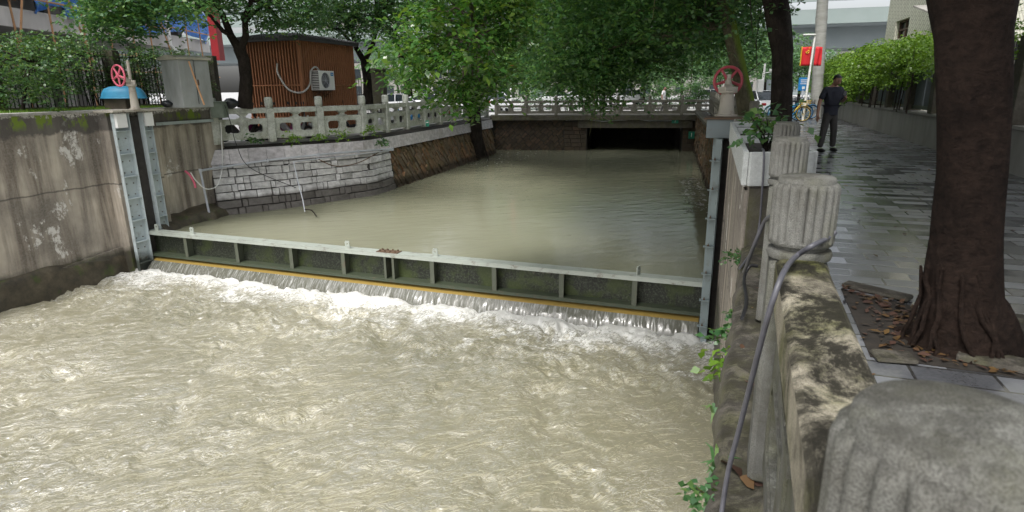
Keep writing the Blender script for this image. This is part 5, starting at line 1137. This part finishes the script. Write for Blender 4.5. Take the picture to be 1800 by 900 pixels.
def car(label,loc,rz,mat,group='cars parked on the streets beyond'):
    e=empty('parked_car',loc,label,'car',group,rz); st=[(-2.15,.62,.62,.70),(-2.1,.9,.30,.82),(-1.5,1.0,.25,.86),(-.9,1.02,.25,.88),(.7,.98,.25,.88),(1.5,.86,.25,.86),(2.05,.70,.3,.78),(2.15,.5,.45,.66)]
    mb=MB(); vs_=[];fs=[]
    for x,zt,zb,w_ in st: vs_+=[(x,-w_,zb),(x,-w_,zt-.14),(x,-w_*.88,zt),(x,w_*.88,zt),(x,w_,zt-.14),(x,w_,zb)]
    for i in range(7):
        for k in range(6): fs.append((i*6+k,i*6+(k+1)%6,(i+1)*6+(k+1)%6,(i+1)*6+k))
    fs+=[(5,4,3,2,1,0),tuple(42+k for k in range(6))]; mb.add(vs_,fs); mb.build('body',mat,e,35)
    mb=MB(); cb2=[(-1.75,.98,.80),(-1.1,1.42,.62),(.1,1.46,.62),(.95,.98,.78)]; vs_=[];fs=[]
    for x,z,w_ in cb2: vs_+=[(x,-w_,z),(x,w_,z),(x,w_+.02,.96),(x,-w_-.02,.96)]
    for i in range(3):
        for k in range(4): fs.append((i*4+k,i*4+(k+1)%4,(i+1)*4+(k+1)%4,(i+1)*4+k))
    mb.add(vs_,fs); mb.build('window_glass',M['glass'],e,0)
    mb=MB(); mb.box((-.5,0,1.465),(1.15,1.2,.03),None,.01)
    for s in(-1,1):
        for a,b in(((-1.75,.985),(-1.1,1.43)),((.1,1.47),(.95,.985)),((-.45,1.45),(-.4,.98))): mb.beam((a[0],s*(.64 if a[1]>1.2 else .79),a[1]),(b[0],s*(.64 if b[1]>1.2 else .79),b[1]),.05,.05)
    mb.build('roof',mat,e,0)
    for x in(-1.35,1.35):
        for s in(-1,1):
            mb=MB(); mb.tube([(x,s*.72,.32),(x,s*.9,.32)],.32,18); w_=mb.build('wheel',M['rubber'],e,40); mb=MB(); mb.tube([(x,s*.9,.32),(x,s*.912,.32)],.2,10); mb.build('rim',M['chrome'],w_,40)
    for s in(-1,1): MB().box((2.10,s*.6,.62),(.1,.3,.12),None,.02).build('headlight',M['white'],e,0); MB().box((-2.12,s*.62,.75),(.08,.26,.14),None,.02).build('tail_light',M['redpanel'],e,0)
    return e
for px,Y,rz,m,l in[(680,41,200,M['silver'],'silver car parked right of the hut, seen above the balustrade'),(735,46,190,M['carwhite'],'white car behind the bright bough on the left'),(868,50,100,M['carwhite'],'white car at the left end of the bridge'),(625,44,185,M['black'],'dark car close to the timber hut corner'),
   (1330,37,95,M['carwhite'],'large white car behind the sapling, right of the handwheel'),(1235,58,180,M['carwhite'],'white car beyond the bridge by the red handwheel'),(970,60,175,M['silver'],'silver car beyond the bridge, behind the hedge'),(1010,66,180,M['carwhite'],'white car far beyond the middle of the bridge'),(1100,64,180,M['silver'],'pale car far beyond the bridge, left of the walker')]:
    p=at(px,180,None,Y); car(l,V(p.x,p.y,ZL),R(rz),m)
def bike(label,loc,rz,mat,basket=None,group='share bicycles parked at the end of the promenade'):
    e=empty('share_bicycle',loc,label,'bicycle',group,rz)
    for x in(-.52,.52):
        mb=MB(); mb.torus((x,0,.33),.31,.022,(0,1,0),28,6); w_=mb.build('wheel',M['rubber'],e,40)
        mb=MB(); mb.torus((x,0,.33),.28,.010,(0,1,0),24,5)
        for k in range(10): t=k*.628; mb.tube([(x,0,.33),(x+.28*math.cos(t),0,.33+.28*math.sin(t))],.004,3)
        mb.build('rim',mat,w_,0)
    mb=MB(); mb.tube([(-.52,0,.33),(-.12,0,.28),(.1,0,.42),(.36,0,.72)],.03,8); mb.tube([(-.12,0,.28),(-.22,0,.78)],.022,8); mb.tube([(-.52,0,.33),(-.2,0,.62)],.015,6); mb.build('frame',mat,e,40)
    mb=MB(); mb.tube([(.52,0,.33),(.36,0,.75),(.32,0,.98)],.018,6); mb.tube([(.2,-.28,1.02),(.33,-.1,1.0),(.33,.1,1.0),(.2,.28,1.02)],.015,6); mb.build('handlebar',M['black'],e,40)
    mb=MB(); mb.box((-.25,0,.82),(.25,.15,.06),None,.02); mb.build('saddle',M['black'],e,40)
    for x in(-.52,.52): mb=MB(); mb.torus((x,0,.33),.345,.012,(0,1,0),12,4,-2.6,-.6); mb.build('mudguard',mat,e,0)
    mb=MB()
    for z in(.72,.8,.88): mb.torus((.52,0,z),.14,.008,(0,0,1),14,4)
    for k in range(10): t=k*.628; mb.tube([(.52+.14*math.cos(t),.14*math.sin(t),.88),(.52+.12*math.cos(t),.12*math.sin(t),.70)],.006,3)
    mb.build('basket',basket or mat,e,0); return e
ps=[(1390,27.5,-8,M['yellow'],M['yellow'],'yellow share bicycle, front of the row'),(1382,28.3,-4,M['blue'],M['black'],'blue share bicycle just behind the yellow one'),(1398,28.7,3,M['blue'],M['yellow'],'blue share bicycle with yellow basket'),(1372,29.3,6,M['teal'],M['black'],'teal share bicycle at the left of the row'),(1405,29.8,-12,M['blue'],M['black'],'blue share bicycle by the foot of the pale palm'),(1388,30.5,0,M['teal'],M['black'],'teal share bicycle at the back of the row')]
for px,Y,rz,m,b,l in ps: p=at(px,200,None,Y); bike(l,V(p.x,p.y,0),R(rz),m,b)
# ------------------------------------------------------------------ poles and signs
p=at(1412,200,None,27.5); fpx=at(1424,62,None,27.5).x-p.x
e=empty('lamp_post',V(p.x,p.y,0),'white lamp post carrying two red flags above the share bicycles','lamp post'); Ht=at(1424,62,None,27.5).z
MB().tube([(0,0,0),(fpx*.0+.12,0,Ht)],[.055,.04],12).build('pole',M['white'],e,40); mb=MB(); mb.box((-.12,0,Ht+.02),(.5,.2,.06),None,.02); mb.build('lamp_head',M['white'],e,0)
for s,l in((-1,'red flag with golden emblem, left of the lamp post'),(1,'plain red flag edge seen right of the lamp post')):
    f=empty('flag',V(p.x+.12+s*.06,p.y-.02,Ht-.85),l,'flag','red flags on the lamp post'); mb=MB(); vs_=[];fs=[]; wv,hv=(.46,.78) if s<0 else (.3,.78)
    for i in range(9):
        for j in range(9): x=s*(.02+wv*i/8); vs_.append((x,.03*math.sin(i*1.1+j*.3)-.01,.39-hv*j/8-(.02*i/8)))
    for i in range(8):
        for j in range(8): a=i*9+j; fs.append((a,a+1,a+10,a+9))
    mb.add(vs_,fs); o=mb.build('cloth',M['flag'],f,60); so=o.modifiers.new('s','SOLIDIFY'); so.thickness=.006
    if s<0:
        mb=MB(); mb.torus((-.22,-.065,.19),.07,.014,(0,1,0),14,5,-.6,3.1); mb.beam((-.29,-.065,.14),(-.16,-.065,.26),.02,.02); mb.tube([(-.15,-.065,.32),(-.17,-.065,.34)],.02,5); mb.build('emblem',M['gold'],f,40)
        MB().box((-.47,-.045,0),(.025,.05,.78)).build('gold_border',M['gold'],f,0)
p=at(1410,170,None,31); e=empty('blue_sign',V(p.x,p.y,0),'blue parking notice board behind the share bicycles','sign'); zc=at(1411,148,None,31).z
MB().tube([(0,0,0),(0,0,zc-.3)],.04,8).build('post',M['pvc'],e,40); MB().box((0,0,zc),(.5,.05,.62),None,.01).build('board',M['bsign'],e,0)
mb=MB(); 
for k,(w_) in enumerate((.34,.3,.34)): mb.box((0,-.03,zc+.2-k*.09),(w_,.01,.035))
mb.box((0,-.03,zc-.17),(.13,.01,.13)); mb.build('lettering',M['white'],e,0)
p=at(1335,190,None,36); e=empty('camera_pole',V(p.x,p.y,ZL),'white pole with surveillance cameras beyond the sapling','pole'); zc=at(1338,112,None,36).z-ZL
MB().tube([(0,0,0),(.08,0,zc)],[.1,.06],10).build('pole',M['white'],e,40); mb=MB(); mb.tube([(.08,0,zc-.5),(.5,0,zc-.45)],.03,6); mb.box((.5,0,zc-.35),(.28,.14,.12),None,.02); mb.box((-.1,0,zc-1.3),(.3,.3,.9),None,.02); mb.build('camera',M['white'],e,0)
p=at(898,190,None,47); e=empty('traffic_light',V(p.x,p.y,ZL),'slim pole with red signal light beyond the left half of the bridge','traffic light'); zc=at(898,120,None,47).z-ZL
MB().tube([(0,0,0),(0,0,zc)],[.07,.05],8).build('pole',M['white'],e,40); MB().box((.1,0,zc),(.3,.2,.8),None,.03).build('housing',M['black'],e,0)
rm=NT('red_signal'); rm.b.inputs['Emission Color'].default_value=(1,.02,.03,1); rm.b.inputs['Emission Strength'].default_value=2.5; MB().tube([(.1,-.11,zc+.22),(.1,-.13,zc+.22)],.11,12).build('lamp',rm.fin((.6,.02,.02),.4),e,40)
p=at(752,217,None,1); p=RTOP[3]+dsec*6.2; q=at(751,217,None,29.2); e=empty('number_sign',V(q.x,q.y,q.z),'small green plate wired to the left balustrade','sign',None,R(20)); MB().box((0,0,0),(.16,.02,.28)).build('plate',M['gsign'],e,0); MB().box((0,-.015,.05),(.10,.01,.05)).build('lettering',M['white'],e,0)
# ------------------------------------------------------------------ large background structures
def mbox(mb,A,B,z0,z1,th,off=0): return mb.wall(A,B,z0,z1,th)
rt=root0('viaduct','pale grey elevated road viaduct spanning behind the trees','viaduct')
VA=V(-90,108); VB=V(75,60); vd=(VB-VA).normalized(); vn=V(-vd.y,vd.x)
def VP(s,o,z): q=VA+vd*s+vn*o; return V(q.x,q.y,z)
VL=(VB-VA).length
mb=MB(); mb.beam(VP(0,6,6.7),VP(VL,6,6.7),9,2.2); mb.build('box_girder',M['via'],rt,0)
mb=MB(); mb.beam(VP(0,6,8.1),VP(VL,6,8.1),15,.55); mb.build('deck_slab',M['via'],rt,0)
mb=MB(); mb.beam(VP(0,-1.6,8.7),VP(VL,-1.6,8.7),.25,1.5); mb.beam(VP(0,13.6,8.7),VP(VL,13.6,8.7),.25,1.5); mb.build('parapet',M['via_pale'],rt,0)
mb=MB(); mb.beam(VP(0,-2.0,11.),VP(VL,-2.,11.),.2,1.6); mb.beam(VP(0,4,13.),VP(VL,4,13.),9,1.2); mb.build('upper_girder',M['via_pale'],rt,0)
mb=MB(); s=6
while s<VL: 
    if abs(VP(s,0,0).x+14)>3: mb.box((0,0,0),(1.6,2.2,6.1),Matrix.Translation(VP(s,6,2.7))@Matrix.Rotation(math.atan2(vd.y,vd.x),4,'Z'),.1)
    s+=30
mb.build('piers',M['via'],rt,0)
# construction building on the left
rt=root0('construction_building','concrete building under construction behind bamboo scaffolding at the upper left','building')
CX0,CX1=V(-19.5,4),V(-21.2,44)
cdv=(CX1-CX0).normalized(); cn=V(-cdv.y,cdv.x)
def CP(s,o,z): q=CX0+cdv*s+cn*o; return V(q.x,q.y,z)
mb=MB()
for z in(4.45,7.7,11.0): mb.beam(CP(0,5.9,z),CP(41,5.9,z),12,.25)
mb.build('floor_slab',M['conc'],rt,0)
mb=MB()
for z in(4.5,7.75,11.05): mb.beam(CP(0,-.15,z+.05),CP(41,-.15,z+.05),.2,.75)
mb.build('fascia',M['fascia'],rt,0)
mb=MB()
for s in np.arange(1,41,5.5):
    for o_ in(1.2,6.): mb.box((0,0,0),(.5,.5,11),Matrix.Translation(CP(s,o_,5.3)))
mb.build('columns',M['conc'],rt,0)
mb=MB(); mb.beam(CP(0,7,2),CP(41,7,2),.3,4.2); mb.beam(CP(0,7,9),CP(41,7,9),.3,9.8); mb.build('rear_wall',M['fascia'],rt,0)
mb=MB(); mb.tube([CP(34,-.9,9),CP(34,-.9,4.2),CP(34.6,-.9,3.9),CP(35.6,-.6,3.9)],.12,8); mb.build('drain_pipe',M['white'],rt,40)
rt=root0('bamboo_scaffold','orange bamboo pole scaffold standing before the unfinished building','scaffold'); rr=random.Random(14)
mb=MB()
for s in np.arange(3,40,2.1):
    o_=-.75+rr.uniform(-.1,.1); l=rr.uniform(-.25,.25); mb.tube([CP(s,o_,0),CP(s+l,o_,10.5)],[.05,.035],6)
mb.build('standards',M['bamboo'],rt,60); mb=MB()
for z in(2.6,3.4,5.2,6.1,7.2,8.4):
    for k in range(6): mb.tube([CP(3+k*6.2,-.85,z+rr.uniform(-.12,.12)),CP(9.6+k*6.2,-.85,z+rr.uniform(-.12,.12))],.04,6)
mb.build('ledgers',M['bamboo'],rt,60); mb=MB()
for k in range(13): s=rr.uniform(4,36); d=rr.choice((-1,1)); mb.tube([CP(s,-.95,3.0),CP(s+d*1.4,-.9,6.8)],.045,6)
mb.build('braces',M['bamboo'],rt,60)
def tarp(s0,s1,z0,z1,label,seed):
    r=random.Random(seed); mb=MB(); vs_=[];fs=[]; n=16
    for i in range(n+1):
        for j in range(7): k=i/n; vs_.append(CP(s0+(s1-s0)*k,-.5+.22*math.sin(i*1.3+j)+r.uniform(-.08,.08),z1-(z1-z0)*j/6-.25*math.sin(k*math.pi*2+seed)))
    for i in range(n):
        for j in range(6): a=i*7+j; fs.append((a,a+1,a+8,a+7))
    mb.add(vs_,fs); o=mb.build('tarpaulin',M['tarp'],None,60); tag(o,label,'tarpaulin'); s_=o.modifiers.new('s','SOLIDIFY'); s_.thickness=.02
tarp(31,40.5,4.9,6.9,'crumpled bright blue tarpaulin on the scaffold left of the red panel',1); tarp(23.5,26.5,5.,6.3,'smaller blue tarpaulin further left on the scaffold',2)
q=at(378,50,None,33); mb=MB(); mb.box((q.x-.1,33.2,5.7),(.38,.6,5.2)); tag(mb.build('red_panel',M['redpanel'],None,0),'tall bright red panel behind the forked shade tree','panel')
# fence pillar and wall right of the hut
q=at(665,150,None,33); rt=root0('iron_fence','dark iron fence with square stone pillar right of the timber hut','fence')
mb=MB(); mb.box((q.x,33,1.15),(.75,.7,2.7),None,.02); mb.box((q.x,33,2.56),(.9,.85,.1)); mb.build('pillar',M['granite_dark'],rt,0)
mb=MB()
for k in range(30): mb.box((q.x-.5-k*.14,33+k*.05,1.1),(.03,.03,2.4))
mb.beam((q.x-.4,33,2.1),(q.x-4.7,34.5,2.1),.04,.05); mb.beam((q.x-.4,33,.2),(q.x-4.7,34.5,.2),.04,.05); mb.build('railing',M['black'],rt,0)
# tiled house right
hl=at(1575,0,None,22).x
e=empty('tiled_house',V(0,0,0),'pale tiled house with small window above the vine wall','house')
HA=V(at(1560,88,None,22).x,22.); HB=HA+V(2.05,-4.6).normalized()*0; 
# corner geometry: a street face running right, a return face receding
cA=V(at(1558,90,None,26).x,26.); cB=V(13.5,20.5); cC=cB+V(5,-1.8)
win_=[at(1582,36,None,22.4),at(1600,66,None,22.1)]
mb=MB(); fdir=(cB-cA); FL=fdir.length; fd=fdir.normalized()

def fray(px,py):
    d=ray(px,py); den=d.x*fd.y-d.y*fd.x; t=(cA.x*fd.y-cA.y*fd.x)/den; u=(V(d.x*t,d.y*t)-cA).dot(fd); return u,CH+d.z*t
wx0,wz1=fray(1582,38); wx1,wz0=fray(1601,64)
Mh=Matrix.Translation((cA.x,cA.y,0))@Matrix.Rotation(math.atan2(fd.y,fd.x),4,'Z')
mb.plate([(0,.0),(FL,.0),(FL,11),(0,11)],[[(wx0,wz0),(wx1,wz0),(wx1,wz1),(wx0,wz1)]],.24,Mh)
mb.wall(cC,(cB.x-.02,cB.y-.13),0,11,-.25); mb.wall((cA.x+.14,cA.y+.1),(cA.x+5,cA.y-1.6),0,11,.25); mb.build('wall',M['btile'],e,0)
mb=MB(); mb.beam((cA.x+2.4,cA.y-.6,11.2),(cB.x+2.4,cB.y-.9,11.2),5.4,.4); mb.build('roof',M['conc'],e,0)
mb=MB(); c_=(wx0+wx1)/2
for x in(wx0+.03,c_,wx1-.03): mb.box((x,.03,(wz0+wz1)/2),(.05,.06,wz1-wz0),Mh)
for z in(wz0+.03,wz1-.03,(wz0+wz1)/2): mb.box((c_,.03,z),(wx1-wx0,.05,.05),Mh)
fr_=mb.build('window',simple('brown_window_frame',(.12,.07,.05)),e,0); mb=MB(); mb.box((c_,.08,(wz0+wz1)/2),(wx1-wx0,.02,wz1-wz0),Mh); mb.build('pane',M['glass'],fr_,0)
mb=MB(); q=at(1660,30,None,20.); mb.add([(q.x-.7,q.y-.6,q.z-.02),(q.x+.9,q.y-1.2,q.z-.02),(q.x+.9,q.y+.1,q.z+.35),(q.x-.7,q.y+.5,q.z+.35),(q.x-.7,q.y-.6,q.z+.03),(q.x+.9,q.y-1.2,q.z+.03),(q.x+.9,q.y+.1,q.z+.4),(q.x-.7,q.y+.5,q.z+.4)],[(0,1,2,3),(4,5,6,7),(0,1,5,4),(1,2,6,5),(2,3,7,6),(3,0,4,7)]); mb.build('awning',M['conc'],e,0)
# far street buildings that close the view beneath the viaduct
for k,(px0,px1,Y,h,m,l) in enumerate([(560,900,125,16,M['conc'],'long pale far building behind the left viaduct'),(905,1150,120,10,M['conc'],'grey far building beyond the bridge'),(1150,1330,128,13,M['conc'],'pale far block behind the right handwheel'),(1335,1480,120,9,M['via'],'blue grey far shopfront block behind the bicycles'),(1480,1700,110,14,M['conc'],'pale far building behind the vine wall')]):
    a=at(px0,170,None,Y); b=at(px1,170,None,Y-4); e=root0('far_building',l,'building','buildings across the far street'); mb=MB(); mb.wall((b.x,b.y),(a.x,a.y),ZL,h,-9); mb.build('wall',m,e,0); mb=MB(); n=int((b.x-a.x)/3)
    for i in range(n):
        for j in range(int(h/3.2)): q=a.lerp(b,(i+.5)/n); mb.box((q.x,q.y-.05,1.3+j*3.2),(1.8,.2,1.9))
    mb.build('windows',M['glass'],e,0)['kind']='stuff'
# ------------------------------------------------------------------ people
def skin(name,J,E_,mat,parent,lv=1):
    me=bpy.data.meshes.new(name); bm=bmesh.new(); ly=bm.verts.layers.skin.verify(); vs_=[]
    for k,(p,r_) in enumerate(J):
        v=bm.verts.new(p); v[ly].radius=(r_,r_) if not hasattr(r_,'__len__') else r_; v[ly].use_root=(k==0); vs_.append(v)
    for a,b in E_: bm.edges.new((vs_[a],vs_[b]))
    bm.to_mesh(me); bm.free(); me.materials.append(mat); o=bpy.data.objects.new(name,me); COL.objects.link(o); o.parent=parent
    m=o.modifiers.new('skin','SKIN'); m.use_smooth_shade=True; s=o.modifiers.new('sub','SUBSURF'); s.levels=s.render_levels=lv+1; return o
def ellip(mb,c,r_,n=14,m=10,f=None):
    vs_=[];fs=[]
    for i in range(m+1):
        ph_=math.pi*i/m
        for j in range(n):
            th=2*math.pi*j/n; p=V(math.sin(ph_)*math.cos(th),math.sin(ph_)*math.sin(th),math.cos(ph_))
            if f: p=f(p)
            vs_.append((c[0]+p.x*r_[0],c[1]+p.y*r_[1],c[2]+p.z*r_[2]))
    for i in range(m):
        for j in range(n): fs.append((i*n+j,i*n+(j+1)%n,(i+1)*n+(j+1)%n,(i+1)*n+j))
    mb.add(vs_,fs)
def man(loc,rz,label,shirt,trs,phone=True,h=1.72,walk=False):
    e=empty('person',loc,label,'person',None,rz); s=h/1.72
    # facing -Y ; body skin: arms, neck, head core
    fx=.14; st=.30 if walk else 0
    aR=[(-.20,0,1.40),(-.30,.03,1.13),(-.36,-.03,.88),(-.37,-.05,.79)]       # straight arm (viewer's left)
    aL=[(.20,0,1.40),(.28,.02,1.12),(.15,-.24,1.20),(.09,-.30,1.24)] if phone else [(.20,0,1.40),(.27,.1,1.14),(.28,-.02,.92),(.28,-.06,.84)]
    J=[((0,0,1.30),.10),((0,0,1.42),.075),((0,-.01,1.50),.052),((0,-.03,1.56),.06)]
    E_=[(0,1),(1,2),(2,3)]
    for arm in(aR,aL):
        k=len(J); J+=[(arm[0],.06),(arm[1],.044),(arm[2],.030),(arm[3],.036)]; E_+=[(1,k),(k,k+1),(k+1,k+2),(k+2,k+3)]
        hd=Vector(arm[3]); d=(hd-Vector(arm[2])).normalized(); sd=V(0,1,0) if abs(d.z)>.6 else V(0,0,1)
        for q,ln in((-.03,.07),(-.01,.085),(.01,.08),(.03,.065)):
            k2=len(J); J+=[(tuple(hd+d*.03+sd*q),.0105),(tuple(hd+d*(.03+ln*.6)+sd*q+V(0,0,.0)),.009),(tuple(hd+d*(.025+ln)+sd*q+V(.012 if arm is aR else -.02,0,0)),.008)]; E_+=[(k+3,k2),(k2,k2+1),(k2+1,k2+2)]
        k2=len(J); J+=[(tuple(hd+sd*-.03+V(0,-.02,0)),.012),(tuple(hd+d*.045+sd*-.05+V(0,-.02,0)),.009)]; E_+=[(k+3,k2),(k2,k2+1)]
    b=skin('body',[(tuple(Vector(p)*s),r_*s) for p,r_ in J],E_,M['skin'],e)
    def hf(p): return V(p.x*(1-.12*max(0,-p.z)),p.y*(1-.1*max(0,-p.z)),p.z)
    hc=V(0,-.055,1.615)*s; mb=MB(); ellip(mb,hc,(.078*s,.095*s,.118*s),20,14,hf)
    mb.tube([hc+V(0,-.088,.02),hc+V(0,-.115,-.02),hc+V(0,-.09,-.035)],[.009,.017,.012],6)
    for q in(-1,1): ellip(mb,hc+V(q*.08,.01,-.005),(.012,.022,.032),8,6)
    Rb=Matrix.Translation((0,-.02,1.53*s))@Matrix.Rotation(R(24 if phone else 0),4,'X')@Matrix.Translation((0,.02,-1.53*s)); mb.build('head',M['skin'],e,60).matrix_local=Rb
    mb=MB()
    for q in(-1,1): ellip(mb,hc+V(q*.032,-.085,.012),(.014,.008,.006),8,5); mb.beam(hc+V(q*.018,-.093,.032),hc+V(q*.05,-.084,.032),.008,.007)
    ellip(mb,hc+V(0,-.09,-.06),(.022,.006,.005),8,5); mb.build('face_features',M['hair'],e,60).matrix_local=Rb
    mb=MB(); ellip(mb,hc+V(0,.018,.030),(.087*s,.095*s,.107*s),20,12,lambda p:V(p.x,p.y,max(p.z,-.35) if p.y>-.2 else max(p.z,.55))); mb.build('hair',M['hair'],e,60).matrix_local=Rb
    # shirt
    SJ=[((0,0,1.20),(.172,.13)),((0,0,1.06),(.178,.14)),((0,0,.92),(.178,.135)),((0,0,1.36),(.165,.11)),((0,-.005,1.45),(.09,.075)),((0,0,.84),(.176,.132)),((0,0,.815),(.17,.13))]
    SE=[(0,1),(1,2),(0,3),(3,4),(2,5),(5,6)]
    for arm in(aR,aL): k=len(SJ); a0,a1=Vector(arm[0]),Vector(arm[1]); SJ+=[(tuple(a0),.078),(tuple(a0.lerp(a1,.45)),.07),(tuple(a0.lerp(a1,.88)),.068)]; SE+=[(3,k),(k,k+1),(k+1,k+2)]
    skin('shirt',[(tuple(Vector(p)*s),tuple(q*s for q in r_) if hasattr(r_,'__len__') else r_*s) for p,r_ in SJ],SE,shirt,e)
    fl_=(-.25,-.10-st,.0); fr2=(.12,-.05+st*.8,.0)
    TJ=[((0,0,.86),(.155,.118)),((-.085,0,.80),.098),((-.165,-.05-st*.5,.48),.078),((fl_[0],fl_[1]*.9,.09),.066),((.085,0,.80),.098),((.105,-.05+st*.3,.48),.078),((fr2[0],fr2[1]*.9+(.0),.09),.066),((0,0,1.0),(.15,.112))]
    skin('trousers',[(tuple(Vector(p)*s),tuple(q*s for q in r_) if hasattr(r_,'__len__') else r_*s) for p,r_ in TJ],[(0,1),(1,2),(2,3),(0,4),(4,5),(5,6),(0,7)],trs,e)
    for f_ in(fl_,fr2):
        mb=MB(); ellip(mb,(f_[0]*s,f_[1]*s-.05,.045),(.05,.135,.05),14,8,lambda p:V(p.x,p.y,max(p.z,-.85))); mb.build('shoe',M['shoe'],e,60)
    return e,aL
mp=at(1450,266,0); mp=V(mp.x,mp.y,0)
e,aL=man(mp+V(.02,0,0),R(12),'man in dark polo shirt and charcoal trousers looking at his phone on the promenade',M['shirt'],M['trouser'],h=1.78)
Mz=Matrix.Translation(e.location)@Matrix.Rotation(e.rotation_euler.z,4,'Z'); ph_=Mz@V(.02,-.37,1.36)
mb=MB(); mb.box((0,0,0),(.075,.012,.15),Matrix.Translation(ph_)@Matrix.Rotation(R(-35),4,'X')@Matrix.Rotation(R(25),4,'Y'),.005); tag(mb.build('phone',M['black'],None,0),'black phone held in the hand of the man on the promenade','phone')
wpn=at(1165,196,None,44); man(V(wpn.x,wpn.y,ZL),R(60),'walker in white shirt crossing behind the bridge balustrade',M['wshirt'],M['trouser'],False,1.75,True)
